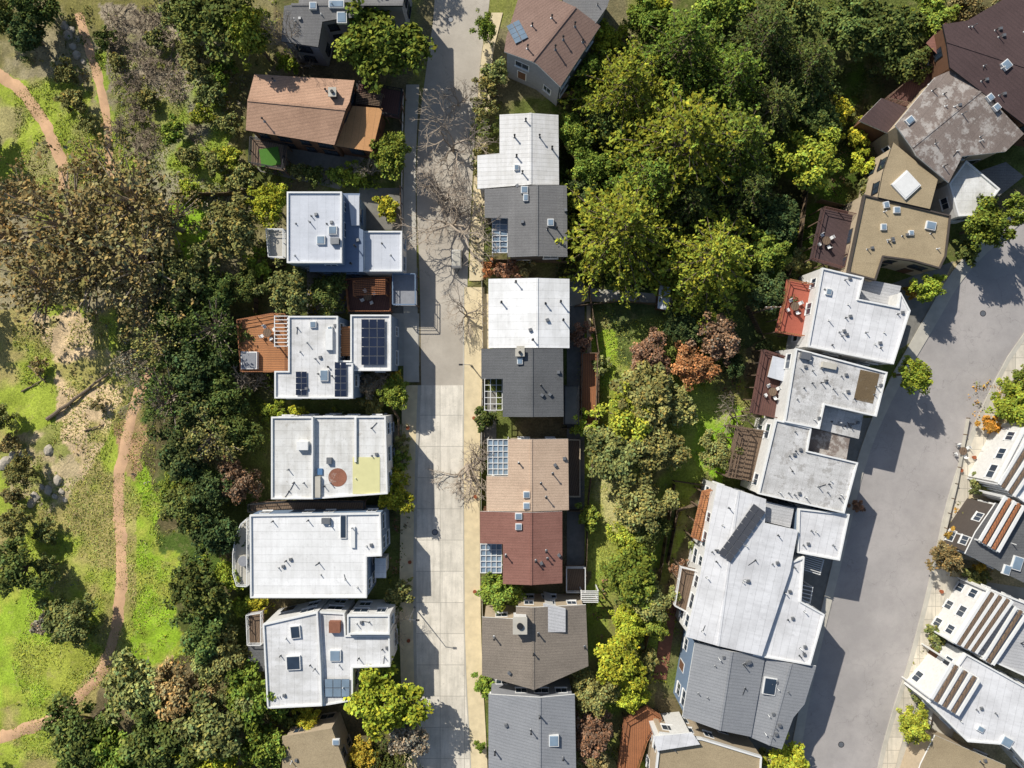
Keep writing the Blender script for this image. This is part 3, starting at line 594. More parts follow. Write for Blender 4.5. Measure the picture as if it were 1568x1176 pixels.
th('garden_shrubs',[(1470,600),(1568,560),(1568,680),(1510,660)],0.8,['G4','O','GR'],rmax=0.6,seed=12)
th('garden_shrubs',[(1465,770),(1500,780),(1520,880),(1450,880),(1440,840)],1.2,['G4','O','GR','G1'],rmax=0.6,seed=13)
th('garden_shrubs',[(400,1086),(560,1085),(640,1090),(640,1176),(520,1176),(500,1112),(430,1120)],1.1,['G2','G3','G4'],rmax=0.8,seed=14)
th('garden_shrubs',[(738,893),(800,893),(740,915)],1.5,['G1','G3'],rmax=0.7,seed=15)
th('garden_shrubs',[(1200,380),(1300,300),(1330,250),(1345,200),(1290,160),(1250,300)],1.0,['G3','G4','RB','G1'],rmax=0.7,seed=16)
th('garden_shrubs',[(1400,1000),(1430,960),(1440,990),(1400,1100),(1385,1090)],1.0,['G3','G4','GR'],rmax=0.45,seed=18)
th('hillside_scrub',[(0,480),(190,480),(180,640),(100,760),(120,1000),(0,900)],0.2,['G5','G4','GR'],rmax=0.6,seed=17)
th('hillside_scrub',[(150,640),(260,640),(280,980),(160,1060),(0,1100),(0,900),(150,900)],0.06,['G4','G6','GR'],rmax=0.45,seed=19)
def tufts(name,poly,n,col,seed):
    r=np.random.default_rng(seed); P=[W(a,b) for a,b in poly]; a=np.array(P); x=r.uniform(a[:,0].min(),a[:,0].max(),n); y=r.uniform(a[:,1].min(),a[:,1].max(),n)
    m=inpoly(x,y,P)&(fbm(x,y,3,seed)>0.45); x=x[m];y=y[m];z=T(x,y); k=len(x); N=r.normal(0,1,(k,3))*np.array([1,1,0.8]); Q=leaves(np.stack([x,y,z+0.05],1),N,0.13,r,0.35)
    o=bpy.data.objects.new(name,qmesh(name,Q,np.array(col)*tint(k,r,0.7+0.8*r.random(k)),np.zeros(k),[M['leaf']])); COL.objects.link(o)
GC=(0.38,0.42,0.10)
tufts('grass',[(0,480),(60,480),(170,490),(190,560),(240,640),(235,740),(275,800),(275,980),(300,1010),(160,1060),(90,1176),(0,1176)],60000,GC,1)
tufts('grass',[(0,130),(180,60),(350,140),(350,300),(300,400),(240,300),(60,330),(0,300)],40000,GC,2)
tufts('grass',[(880,500),(1140,470),(1140,700),(1110,735),(1010,760),(960,900),(895,880)],30000,GC,3)
for o in bpy.data.objects:
    if o.name.startswith(('shrub_thicket','garden_shrubs','hillside_scrub','grass')): o.color=(1,1,1,1)
# ---------------- roofs -----------------
rm=roofmat
RW=rm('white_roll_roofing',C('f6f6f5',1.0),C('c6c5c0'),0.45,seam=1.0,ang=math.pi/2,seamd=0.2,grain=0.08)
RWm=rm('white_metal_roofing',C('efeeec',0.95),C('bfbbb1'),0.5,seam=0.55,ang=math.pi/2,seamd=0.26,grain=0.1,off=1)
RWb=rm('pale_blue_roofing',C('d8dce4',0.93),C('b3b8bf'),0.4,seam=1.1,ang=0,seamd=0.15,grain=0.1,off=2)
RBl=rm('blue_gray_roofing',C('8594ab'),C('6e7b8f'),0.4,grain=0.15,off=3)
RWd=rm('dirty_white_roofing',C('eeeeee',0.96),C('aeaca5'),0.55,seam=1.0,ang=0.0,seamd=0.2,grain=0.12,off=4)
RWe=rm('worn_white_roofing',C('f0f0ed',0.96),C('b0aca1'),0.6,seam=1.0,ang=math.pi/2,seamd=0.18,blotch=C('bdb6a9'),bl=0.6,grain=0.12,off=5)
RGw=rm('weathered_gray_roofing',C('e2e1df',0.93),C('9a9791'),0.75,seam=1.1,ang=0.22,seamd=0.15,blotch=C('969088'),bl=0.52,grain=0.35,off=6)
RWr=rm('right_white_roofing',C('ebebec',0.96),C('b2b1b1'),0.45,seam=1.0,ang=0.22,seamd=0.22,grain=0.1,off=7)
RLg=rm('light_gray_shingles',C('cececf'),C('a2a2a3'),0.5,row=0.4,ang=0.2,grain=0.3,off=8)
RG=rm('gray_shingles',C('8e8d8c'),C('6b6a6a'),0.6,row=0.35,seam=0.9,seamd=0.1,grain=0.4,off=9)
RGd=rm('charcoal_shingles',C('727374'),C('535455'),0.6,row=0.35,grain=0.4,off=10)
RB=rm('beige_shingles',C('dcc0a6'),C('b59a83'),0.6,row=0.35,grain=0.35,off=11)
RR=rm('redbrown_shingles',C('9e7164'),C('7a5248'),0.6,row=0.35,grain=0.35,off=12)
RBr=rm('brown_gray_shingles',C('978c7f'),C('6f675e'),0.6,row=0.35,grain=0.45,off=13)
RP=rm('mauve_shingles',C('9d8275'),C('7a6156'),0.6,row=0.35,ang=-0.6,grain=0.4,off=14)
RO=rm('terracotta_shingles',C('d0a88c'),C('9a7962'),0.7,row=0.4,ang=-0.15,grain=0.4,off=15)
RO2=rm('orange_roofing',C('dba572'),C('b28252'),0.4,seam=0.9,ang=0.15,grain=0.2,off=16)
RT=rm('tan_gravel_roofing',C('b8a686'),C('928266'),0.6,grain=0.4,off=17)
RM=rm('maroon_roofing',C('5e4c4b'),C('463837'),0.6,row=0.5,ang=0.7,grain=0.4,off=18)
RX=rm('patchy_roofing',C('94877f'),C('6f6159'),0.6,seam=1.1,ang=0.7,seamd=0.25,blotch=C('dad6cf'),bl=0.5,grain=0.35,off=19)
RRed=rm('red_membrane',C('bc6a56'),C('985042'),0.5,grain=0.2,off=20)
RGb=rm('blue_gray_shingles',C('a0a2a5'),C('84878b'),0.45,row=0.4,ang=0.2,grain=0.3,off=21)
wt,be,gy_,dk,brn,bl=M['wwall'],M['bwall'],M['gwall'],M['dwall'],M['brwall'],M['blwall']
h=House('gray_roof_house',520,20); h.wing([(460,-40),(625,-40),(618,14),(560,14),(545,30),(520,32),(495,36),(487,72),(431,64),(438,14),(460,10)],6.5,RG,gy_,ridge=((460,12),(620,12)),rise=0.8,trim=M['dark']); h.rvents(4); h.skyl(516,8,22,10).skyl(524,28,14,16).skyl(480,10,10,10); h.done()
h=House('terracotta_roof_house',460,170); h.wing([(390,114),(543,123),(537,160),(512,222),(377,200)],6.0,RO,brn,ridge=((383,158),(530,172)),rise=1.0,trim=M['dark']); h.vents([(405,185),(420,124),(500,140)]); h.chimney(512,146,9,11,1.0,mat=dk)
h.wing([(540,162),(586,166),(570,232),(512,223)],4.6,RO2,brn,trim=M['dark']); h.done()
h=House('blue_gray_house',520,355); h.wing([(440,294),(524,294),(524,403),(440,403)],7.5,RWb,bl,parapet=True); h.skyl(510,353,12,12).skyl(492,368,12,12).box(514,370,12,9,0.6,M['metal']); h.rvents(3)
h.wing([(524,296),(551,296),(551,350),(556,352),(556,416),(474,416),(474,404),(524,403)],5.6,RBl,bl,trim=bl); h.vents([(548,368),(545,378),(538,404)]); h.wing([(533,299),(550,299),(550,345),(538,345)],5.9,RWb,bl,windows=False)
h.wing([(556,354),(616,354),(616,416),(556,416)],4.5,RWb,wt,parapet=True); h.rvents(1); h.done()
h=House('solar_roof_house',500,545); h.wing([(442,484),(518,484),(518,556),(541,556),(541,610),(421,610),(421,568),(442,568)],6.6,RWd,bl,parapet=True); h.rvents(5)
h.skyl(506,507,7,13).skyl(480,497,9,9).skyl(497,575,12,16); h.solar(462,587,16,34,2,4,lift=0.2); h.solar(522,581,17,50,2,5,lift=0.2); h.box(505,520,10,30,0.5,M['white'])
h.wing([(537,482),(599,482),(599,568),(512,568),(512,552),(537,552)],6.0,RWd,bl,parapet=True); h.solar(572,524,34,66,3,5,lift=0.3); h.vents([(505,562,1.0)]); h.done()
h=House('flat_roof_house',505,700); h.wing([(416,638),(480,638),(480,764),(416,764)],6.9,RWe,wt,parapet=True); h.rvents(2); h.box(465,682,16,12,0.7,M['white'])
h.wing([(480,637),(591,637),(594,756),(480,764)],6.4,RWe,wt,parapet=True); h.rvents(3); h.box(490,722,8,9,0.2,M['blue']).box(487,745,9,30,0.5,M['conc']).box(505,705,7,9,0.5,M['metal']); h.box(545,673,3,64,0.35,M['white'])
x,y,z=h.at(517,731); h.vent.cyl((x,y,z-0.01),1.2,0.03,M['rust'],24); x,y,z=h.at(561,728); h.vent.box((x,y,z+0.03),(3.5,4.7,0.05),M['yel']); h.done()
h=House('white_roof_house',480,850); h.wing([(383,788),(583,785),(585,851),(562,852),(562,915),(384,915)],6.6,RW,bl,parapet=True); h.rvents(7); h.skyl(526,806,9,34,mat=M['glass'],ht=0.2).box(500,797,12,8,0.5,M['metal']).box(541,822,6,30,0.3,M['white'])
h.wing([(574,855),(591,855),(591,885),(574,885)],4.0,RW,wt,windows=False); h.done()
h=House('skylight_roof_house',500,1005); h.wing([(403,955),(487,936),(492,1020),(494,1080),(410,1084)],6.4,RWd,wt,parapet=True); h.skyl(450,1014,20,20,0.05,M['glass']).skyl(453,967,14,18,0.1,M['glass']); h.rvents(3)
h.wing([(489,936),(528,938),(530,972),(597,972),(598,1020),(541,1022),(541,1072),(495,1080),(493,1020)],5.9,RWd,wt,parapet=True); h.skyl(514,1003,16,16).box(514,958,16,16,0.7,M['brick']); h.rvents(3); h.solar(517,1052,36,26,3,2,lift=0.25,mat=M['skyl'])
h.wing([(532,941),(597,941),(597,971),(532,971)],6.6,RWe,wt,parapet=True); h.rvents(1)
h.wing([(380,985),(404,985),(404,1028),(380,1028)],3.2,RGd,wt,windows=False); h.done()
h=House('tan_roof_house',480,1160); h.wing([(432,1128),(508,1115),(530,1176),(532,1260),(432,1260)],5.5,RT,be,trim=M['bwall']); h.rvents(3).skyl(515,1135,10,8); h.done()
h=House('mauve_roof_house',850,60); h.wing([(797,-14),(862,8),(919,41),(858,133),(822,104),(772,82),(775,60)],7.5,RP,gy_,ridge=((880,18),(815,100)),rise=1.2); h.vents([(845,28),(850,75),(862,60),(892,64),(880,40),(815,40),(808,75)]); h.solar(792,50,20,30,2,4,0.45,mat=M['skyl'],lift=0.2)
h.wing([(862,-40),(945,-40),(930,10),(912,36),(862,6)],7.9,RG,gy_,trim=M['dark']); h.rvents(2); h.done()
h=House('white_metal_roof_house',795,232); h.wing([(765,177),(855,176),(856,283),(731,289),(731,238),(765,236)],5.6,RWm,wt,ridge=((812,177),(812,288)),rise=0.8); h.vents([(788,210),(826,210),(845,228),(791,240),(800,265),(792,285),(805,185)]); h.skyl(791,257,7,8); h.done()
h=House('gray_shingle_house',808,340); h.wing([(742,290),(868,284),(869,393),(778,394),(778,335),(742,333)],5.9,RG,dk,ridge=((822,284),(822,394)),rise=0.9); h.skyl(805,303,7,10).skyl(843,341,9,10).skyl(803,291,10,10); h.vents([(852,350),(866,322),(838,352),(800,340)]); h.pergola(((754,335),(777,387)),4.6,n=2,m=6); h.done()
h=House('white_gable_house',810,480); h.wing([(748,427),(872,427),(872,533),(748,533)],5.9,RW,wt,ridge=((822,427),(822,533)),rise=0.8); h.vents([(812,505),(835,465),(858,462),(862,490),(838,490),(816,520),(790,432),(768,463)]).chimney(797,536,9,9,0.5,mat=dk); h.done()
h=House('charcoal_shingle_house',800,585); h.wing([(737,534),(862,534),(863,638),(770,638),(770,580),(737,580)],6.1,RGd,dk,ridge=((814,534),(814,638)),rise=0.9,trim=M['dark']); h.skyl(796,553,8,9).chimney(796,540,11,9,0.6,mat=wt); h.vents([(828,590),(842,604),(830,605),(855,570)]); h.pergola(((742,580),(769,628)),4.4,n=3,m=5,glass=False); h.done()
h=House('beige_shingle_house',808,726); h.wing([(778,672),(870,672),(871,781),(745,782),(745,729),(778,729)],5.9,RB,be,ridge=((813,672),(813,782)),rise=0.9); h.skyl(806,757,9,9).skyl(806,774,9,9); h.vents([(795,709),(828,740),(850,712),(864,702),(846,725),(836,761)]); h.pergola(((747,673),(778,727)),4.6,n=4,m=6); h.done()
h=House('redbrown_shingle_house',798,838); h.wing([(735,783),(861,783),(861,893),(770,893),(770,832),(735,832)],6.0,RR,brn,ridge=((813,783),(813,893)),rise=0.9); h.skyl(794,790,10,9).skyl(794,806,9,9); h.vents([(836,843),(820,858),(829,862),(838,855),(856,850),(775,850)]); h.pergola(((736,833),(768,877)),4.4,n=4,m=5); h.done()
h=House('brown_gray_shingle_house',820,988); h.wing([(738,945),(790,945),(790,926),(897,926),(901,1020),(818,1051),(738,1034)],6.0,RBr,be,ridge=((816,920),(816,1055)),rise=1.1); h.chimney(796,952,18,22,1.5,mat=wt); h.vents([(817,1000),(895,990),(824,970),(757,975),(780,1030)]); h.wing([(832,924),(866,932),(866,968),(832,968)],6.8,RLg,wt,parapet=False,windows=False); h.done()
h=House('gray_shingle_house',815,1125); h.wing([(748,1063),(880,1063),(884,1280),(748,1280)],6.0,RGb,gy_,ridge=((826,1063),(826,1280)),rise=1.0); h.skyl(848,1133,14,16); h.vents([(826,1095),(813,1118),(775,1110),(862,1160),(758,1150)]); h.done()
h=House('maroon_roof_house',1480,90); h.wing([(1440,40),(1478,34),(1568,-20),(1660,60),(1640,200),(1568,190),(1500,140),(1452,105)],7.5,RM,brn,ridge=((1455,70),(1640,130)),rise=0.6,trim=M['dark']); h.rvents(9).skyl(1515,150,9,9,0.7).skyl(1525,165,9,9,0.7).skyl(1540,100,12,12,0.7)
h.wing([(1418,66),(1448,34),(1480,56),(1450,98)],5.5,RR,brn,trim=M['dark']); h.done()
h=House('patchy_roof_house',1460,195); h.wing([(1370,192),(1432,118),(1462,105),(1568,205),(1540,232),(1472,240),(1452,280),(1400,240)],7.0,RX,be,parapet=False,ridge=((1390,230),(1500,140)),rise=0.6); h.rvents(6).skyl(1392,185,12,9,0.7)
h.wing([(1316,185),(1350,150),(1390,165),(1362,205)],4.5,RM,brn,windows=False); h.wing([(1452,282),(1478,246),(1530,290),(1500,330),(1466,332)],5.0,RWe,wt,parapet=True); h.done()
h=House('tan_roof_house',1380,320); h.wing([(1368,218),(1436,275),(1424,320),(1345,302),(1352,265)],6.6,RT,be,trim=M['dark']); h.skyl(1386,284,30,30,0.75,M['white'])
h.wing([(1322,298),(1455,330),(1448,392),(1438,412),(1396,400),(1352,394),(1340,430),(1297,418)],6.2,RT,be,trim=M['dwall'],parapet=True); h.rvents(4); h.skyl(1356,314,8,9,0.2).skyl(1372,322,9,9).skyl(1424,346,14,12,-0.2).skyl(1394,357,7,7).skyl(1352,348,8,9); h.done()
h=House('white_flat_roof_house',1310,480); h.wing([(1258,410),(1322,425),(1314,458),(1374,470),(1378,448),(1393,476),(1367,558),(1236,531)],7.4,RWr,wt,parapet=True); h.rvents(8); h.skyl(1268,447,8,9,-0.2)
h.wing([(1324,427),(1380,438),(1372,470),(1316,458)],4.8,RLg,wt,windows=False); h.done()
h=House('weathered_roof_house',1285,595); h.wing([(1218,533),(1358,570),(1341,638),(1262,620),(1254,657),(1200,646)],7.5,RGw,wt,parapet=True); h.rvents(10); h.box(1232,545,14,10,0.6,M['metal'],-0.2).box(1268,560,20,8,0.5,M['conc'],-0.2)
x,y,z=h.at(1327,592); h.vent.box((x,y,z+0.01),(2.5,3.9,0.04),M['moss'],-0.22); h.wing([(1264,622),(1322,636),(1315,672),(1256,658)],5.2,RGw,wt,windows=False); h.rvents(3); h.done()
h=House('weathered_roof_house',1235,710); h.wing([(1187,642),(1242,655),(1236,690),(1313,708),(1292,786),(1160,756)],7.3,RGw,wt,parapet=True); h.rvents(9); h.wing([(1244,657),(1302,668),(1296,704),(1238,692)],4.9,RX,wt,windows=False); h.done()
h=House('long_white_roof_house',1150,880); h.wing([(1098,740),(1172,764),(1170,800),(1222,812),(1210,875),(1166,1004),(1050,975),(1072,880)],7.6,RWr,wt,parapet=False,ridge=((1130,745),(1098,985)),rise=0.5); h.rvents(9); h.solar(1135,815,21,86,2,8,-0.62,lift=0.35,mat=M['pvdark'])
h.wing([(1222,778),(1300,787),(1285,858),(1220,846)],6.8,RWr,bl,parapet=True); h.rvents(2)
h.wing([(1174,768),(1216,778),(1210,808),(1170,798)],6.4,RLg,wt,windows=False)
h.wing([(1170,876),(1231,852),(1226,920),(1262,940),(1240,1018),(1134,1000),(1150,930)],7.0,RWr,wt,parapet=True); h.rvents(4).skyl(1152,978,18,14,-0.2,M['glass']); h.done()
h=House('gray_roof_house',1140,1070); h.wing([(1064,984),(1172,1004),(1150,1128),(1045,1098)],6.9,RGb,bl,ridge=((1118,990),(1098,1120)),rise=0.9); h.rvents(4)
h.wing([(1172,1008),(1250,1020),(1232,1078),(1214,1098),(1196,1146),(1148,1128)],6.6,RGb,bl,ridge=((1210,1010),(1175,1140)),rise=0.5); h.skyl(1178,1050,18,24,-0.15,M['glass']); h.rvents(4); h.chimney(1084,998,9,9,0.6); h.done()
h=House('beige_flat_house',1085,1160); h.wing([(1010,1122),(1075,1130),(1166,1158),(1160,1260),(998,1260),(1004,1176)],6.0,RT,be,parapet=True); h.rvents(2); h.wing([(1000,1128),(1060,1122),(1072,1140),(1006,1150)],6.7,RWr,wt,windows=False); h.done()
def slats(e,p0,p1,q0,q1,n,z,mat,mat2):
    mb=MB()
    for i in range(n):
        t=i/(n-1); a=W(p0[0]*(1-t)+q0[0]*t,p0[1]*(1-t)+q0[1]*t,z); b_=W(p1[0]*(1-t)+q1[0]*t,p1[1]*(1-t)+q1[1]*t,z)
        mb.beam((a[0],a[1],z),(b_[0],b_[1],z),0.35,0.25,mat if i%2==0 else mat2)
        for q_ in (a,b_): mb.box((q_[0],q_[1],z/2-0.1),(0.16,0.16,z-0.1),M['white'])
    mb.obj('balcony_beams',e)
h=House('white_apartment_block',1555,740); h.wing([(1525,738),(1568,655),(1640,640),(1640,800),(1568,770)],6.0,RW,wt,parapet=True); slats(h.e,(1530,742),(1575,668),(1552,760),(1600,690),5,6.6,M['white'],M['woodd']); h.done()
h=House('charcoal_roof_building',1535,855); h.wing([(1494,815),(1525,770),(1640,800),(1640,900),(1568,892),(1478,848)],6.2,RGd,dk,trim=M['white']); h.skyl(1556,862,14,20,-0.3).skyl(1540,872,10,14,-0.3); slats(h.e,(1500,828),(1540,760),(1528,845),(1568,775),5,7.2,M['white'],M['wood']); h.rvents(2); h.done()
h=House('white_terrace_building',1510,960); h.wing([(1458,985),(1512,900),(1640,950),(1640,1030),(1568,1035)],5.4,RLg,wt,parapet=True); slats(h.e,(1462,985),(1514,905),(1494,1000),(1550,920),7,6.6,M['white'],M['woodd']); slats(h.e,(1506,1010),(1556,930),(1520,1018),(1572,940),3,6.3,M['white'],M['woodd']); h.rvents(3); h.done()
h=House('white_terrace_building',1500,1080); h.wing([(1420,1075),(1450,1040),(1478,1000),(1568,1050),(1640,1080),(1640,1250),(1545,1140),(1480,1135)],6.0,RWr,wt,parapet=True); slats(h.e,(1426,1070),(1458,1015),(1466,1095),(1500,1040),7,7.0,M['white'],M['woodd']); h.rvents(7).skyl(1540,1135,16,14,-0.5).skyl(1500,1115,10,8,-0.5)
h.wing([(1410,1170),(1432,1126),(1540,1172),(1530,1260),(1380,1260)],4.2,RT,be); h.rvents(2); h.done()
# ---------------- decks, fences, misc -----------------
def deck(name,px,z,mat,rail=True,railmat=None):
    P=ccw([W(a,b,z) for a,b in px]); mb=MB(); mb.prism(P,z-0.18,z,mat); n=len(P); Q=inset(P,0.08); rmx=railmat or M['white']
    for i in range(n):
        a,b_=Q[i],Q[(i+1)%n]; L=math.dist(a,b_); k=max(1,int(L/1.6))
        for j in range(k):
            t=j/k; x=a[0]*(1-t)+b_[0]*t; y=a[1]*(1-t)+b_[1]*t
            mb.box((x,y,(z-0.2)/2-0.1),(0.14,0.14,max(z-0.2,0.1)),M['woodd'])
            if rail: mb.box((x,y,z+0.5),(0.09,0.09,1.0),rmx)
        if rail:
            mb.beam((a[0],a[1],z+1.02),(b_[0],b_[1],z+1.02),0.1,0.06,rmx); mb.beam((a[0],a[1],z+0.55),(b_[0],b_[1],z+0.55),0.05,0.05,rmx); mb.beam((a[0],a[1],z+0.2),(b_[0],b_[1],z+0.2),0.05,0.05,rmx)
    return mb.obj(name),mb
dkk=lambda *a,**k:deck('wooden_deck',*a,**k)
dkk([(366,490),(420,480),(441,481),(441,570),(372,570)],4.2,M['woodv'],railmat=M['wood'])
dkk([(517,500),(537,500),(537,545),(517,545)],5.0,M['woodv'],rail=False)
dkk([(386,212),(440,222),(436,262),(384,252)],2.6,M['woodd'],railmat=M['dark'])
deck('balcony',[(410,352),(438,352),(438,396),(414,396)],3.5,M['conc'])
deck('curved_balcony',[(383,790),(372,800),(364,820),(360,845),(360,875),(366,895),(383,896)],3.8,M['conc'])
deck('balcony',[(383,770),(440,766),(560,766),(560,783),(383,783)],3.2,M['woodd'],railmat=M['dark'])
deck('roof_terrace',[(1205,428),(1252,438),(1236,517),(1187,509)],4.8,RRed,railmat=M['wood'])
deck('roof_terrace',[(1258,318),(1310,330),(1288,412),(1240,398)],4.2,RM,railmat=M['woodm'])
dkk([(1166,535),(1214,550),(1196,642),(1148,632)],4.0,M['woodm'],railmat=M['woodm'])
dkk([(1127,652),(1176,660),(1160,738),(1110,730)],4.2,M['woodd'],railmat=M['woodd'])
dkk([(1075,752),(1098,745),(1080,830),(1058,822)],4.4,M['woodv'],railmat=M['wood'])
dkk([(1040,865),(1070,872),(1058,940),(1030,925)],4.2,M['woodd'])
dkk([(890,540),(915,540),(912,650),(888,650)],1.2,M['wood'],railmat=M['woodd'])
dkk([(863,590),(886,590),(886,650),(863,650)],2.4,M['patio'] ,railmat=M['dark'])
dkk([(955,1100),(990,1080),(1012,1095),(990,1130),(975,1176),(945,1176)],1.8,M['wood'],railmat=M['wood'])
dkk([(530,428),(600,425),(600,478),(535,478)],1.4,M['woodm'],railmat=M['wood'])
dkk([(602,420),(638,420),(638,468),(602,468)],2.6,M['gwall'],railmat=M['blwall'])
dkk([(548,128),(618,140),(612,182),(548,170)],3.0,M['woodm'],railmat=M['dark'])
dkk([(380,938),(404,934),(404,985),(382,985)],3.0,M['woodd'])
dkk([(1400,100),(1380,130),(1350,155),(1400,165),(1440,110)],3.2,M['woodm'],railmat=M['woodd'])
dkk([(866,866),(896,866),(896,905),(866,905)],1.2,M['woodd'],railmat=M['white'])
dkk([(866,672),(888,672),(888,760),(866,760)],1.0,M['woodd'],railmat=M['bwall'])
def slatroof(name,px,z,n,mat):
    a,b_,c,d=[W(*p,z) for p in px]; mb=MB()
    for i in range(n):
        t=i/(n-1); p=(a[0]*(1-t)+d[0]*t,a[1]*(1-t)+d[1]*t,z); q=(b_[0]*(1-t)+c[0]*t,b_[1]*(1-t)+c[1]*t,z); mb.beam(p,q,0.09,0.16,mat)
    for p in (a,b_,c,d): mb.box((p[0],p[1],z/2-0.1),(0.15,0.15,z-0.1),mat)
    mb.beam((a[0],a[1],z-0.15),(d[0],d[1],z-0.15),0.1,0.14,mat); mb.beam((b_[0],b_[1],z-0.15),(c[0],c[1],z-0.15),0.1,0.14,mat); mb.obj(name)
slatroof('pergola',[(546,138),(586,144),(582,162),(545,158)],4.2,9,M['woodd'])
slatroof('pergola',[(1130,655),(1150,658),(1136,734),(1115,730)],6.0,12,M['woodd'])
slatroof('pergola',[(420,484),(440,484),(440,530),(420,530)],6.2,9,M['white'])
slatroof('pergola',[(890,905),(916,905),(916,922),(890,922)],3,7,M['white'])
slatroof('pergola',[(1235,850),(1262,858),(1256,880),(1230,872)],4.5,8,M['white'])
slatroof('pergola',[(1225,895),(1245,900),(1238,940),(1225,936)],4.5,8,M['white'])
slatroof('pergola',[(540,430),(590,428),(590,450),(541,452)],4.0,9,M['wood'])
mb=MB(); x,y=W(384,552,4.2); mb.box((x,y,4.2+0.35),(2.1,2.3,0.7),M['white']); mb.box((x,y,4.93),(1.8,2.0,0.06),M['gwall']); mb.obj('hot_tub')
mb=MB(); x,y=W(376,857,3.8); mb.cyl((x,y,3.8),0.75,0.8,M['conc'],20); mb.cyl((x,y,4.6),0.68,0.05,M['gwall'],20); mb.obj('water_tub')
mb=MB(); x,y=W(413,240,2.7); mb.box((x,y,2.64),(2.6,2.4,0.05),M['turf'],0.15); mb.obj('artificial_lawn')
for nm,px,z,r_ in [('garden_shed',[(1010,437),(1027,440),(1024,475),(1007,472)],2.6,RWb),('garden_shed',[(1184,545),(1210,552),(1203,585),(1176,577)],4.9,RWb),('garden_shed',[(1500,262),(1540,248),(1568,270),(1530,300)],3.0,RG)]:
    h=House(nm,px[0][0],px[0][1]); h.wing(px,z,r_,M['brwall'],eave=0.12,windows=False); h.done()
def fence(pts,hh=1.7,mat=None,name='wooden_fence'):
    mb=MB(); mat=mat or M['fence']
    for a,b_ in zip(pts[:-1],pts[1:]):
        A=WT(*a);B=WT(*b_); L=math.dist(A,B); n=max(1,int(L/2))
        for i in range(n):
            p=[A[k]*(1-i/n)+B[k]*i/n for k in range(3)]; q=[A[k]*(1-(i+1)/n)+B[k]*(i+1)/n for k in range(3)]
            mb.beam((p[0],p[1],p[2]+hh/2),(q[0],q[1],q[2]+hh/2),0.05,hh,mat); mb.box((p[0],p[1],p[2]+hh/2+0.05),(0.12,0.12,hh+0.1),M['woodd'])
    mb.obj(name)
for f_ in [[(900,440),(915,540),(915,640),(900,760),(895,900)],[(880,470),(950,462),(1030,470)],[(1230,290),(1220,380),(1200,430)],[(1030,735),(1100,745)],[(1000,930),(1030,740)],[(860,655),(900,655),(960,665)],
   [(870,780),(898,780)],[(960,1090),(1000,930)],[(272,300),(350,300),(440,285)],[(615,290),(617,350)],[(395,480),(398,410),(440,408)],[(600,620),(612,640),(612,780)],[(590,770),(612,775)],[(750,400),(872,403)],[(1140,470),(1165,520),(1150,630)],[(1020,860),(1035,780),(1065,770)],[(860,150),(900,140),(950,60)],[(1250,310),(1310,325)]]: fence(f_)
fence([(738,430),(740,560),(738,660),(737,780)],0.8,M['conc'],'garden_wall'); fence([(738,895),(742,1060)],0.8,M['conc'],'garden_wall'); fence([(618,140),(616,290),(618,410)],0.9,M['wwall'],'garden_wall')
fence([(1480,640),(1462,740),(1440,830)],0.7,M['conc'],'garden_wall'); fence([(1560,700),(1500,690)],0.7,M['conc'],'garden_wall'); fence([(1455,985),(1425,1075),(1405,1170)],0.9,M['wwall'],'garden_wall')
def table(px,py,z=0.05):
    x,y=W(px,py,z); mb=MB(); mb.cyl((x,y,z+0.7),0.55,0.04,M['woodd'],16); mb.cyl((x,y,z),0.05,0.7,M['dark'],8)
    for i in range(4):
        a=i*1.57+0.5; u,v=x+0.9*math.cos(a),y+0.9*math.sin(a); mb.box((u,v,z+0.44),(0.42,0.42,0.05),M['white'],a); mb.box((u+0.2*math.cos(a),v+0.2*math.sin(a),z+0.7),(0.05,0.42,0.5),M['white'],a)
        for s1 in (-1,1):
            for s2 in (-1,1): mb.box((u+0.17*s1,v+0.17*s2,z+0.21),(0.04,0.04,0.42),M['dark'])
    mb.obj('patio_table')
for p in [(412,510,4.2),(1214,470,4.8),(1180,600,4.0),(565,455,1.4),(1480,940,0.06),(1262,370,4.2),(1470,690,0.06)]: table(*p)
def pot(px,py,z=0.05):
    x,y=W(px,py,z); mb=MB(); mb.cyl((x,y,z),0.18,0.4,M['terra'],10,0.26); o=mb.obj('planter_pot')
for p in [(726,640),(728,760),(625,655),(628,860),(727,905),(1440,905),(1425,960),(1470,720),(1490,700),(626,980)]: pot(*p,z=0.13)
def logo(a,b_,r):
    A=WT(*a);B=WT(*b_); n=9; Q=[]; rg=np.random.default_rng(int(a[0])); P=[np.array([A[k]*(1-i/n)+B[k]*i/n for k in range(3)])+rg.normal(0,0.06,3)+np.array([0,0,r]) for i in range(n+1)]
    for i in range(n): Q.append(tube(P[i],P[i+1],r*(1-0.5*i/n),r*(1-0.5*(i+1)/n),8))
    for i in (3,5,7): Q.append(tube(P[i],P[i]+rg.normal(0,0.7,3)*np.array([1,1,0.3])+np.array([0,0,0.3]),r*0.3,r*0.1,5))
    Q=np.concatenate(Q); o=bpy.data.objects.new('fallen_log',qmesh('fallen_log',Q,np.ones((len(Q),3)),np.zeros(len(Q)),[M['bark']])); COL.objects.link(o)
logo((75,642),(168,572),0.3); logo((188,545),(228,530),0.35); logo((45,560),(70,585),0.15); logo((290,183),(345,188),0.15); logo((35,600),(75,575),0.12); logo((130,660),(160,650),0.12)
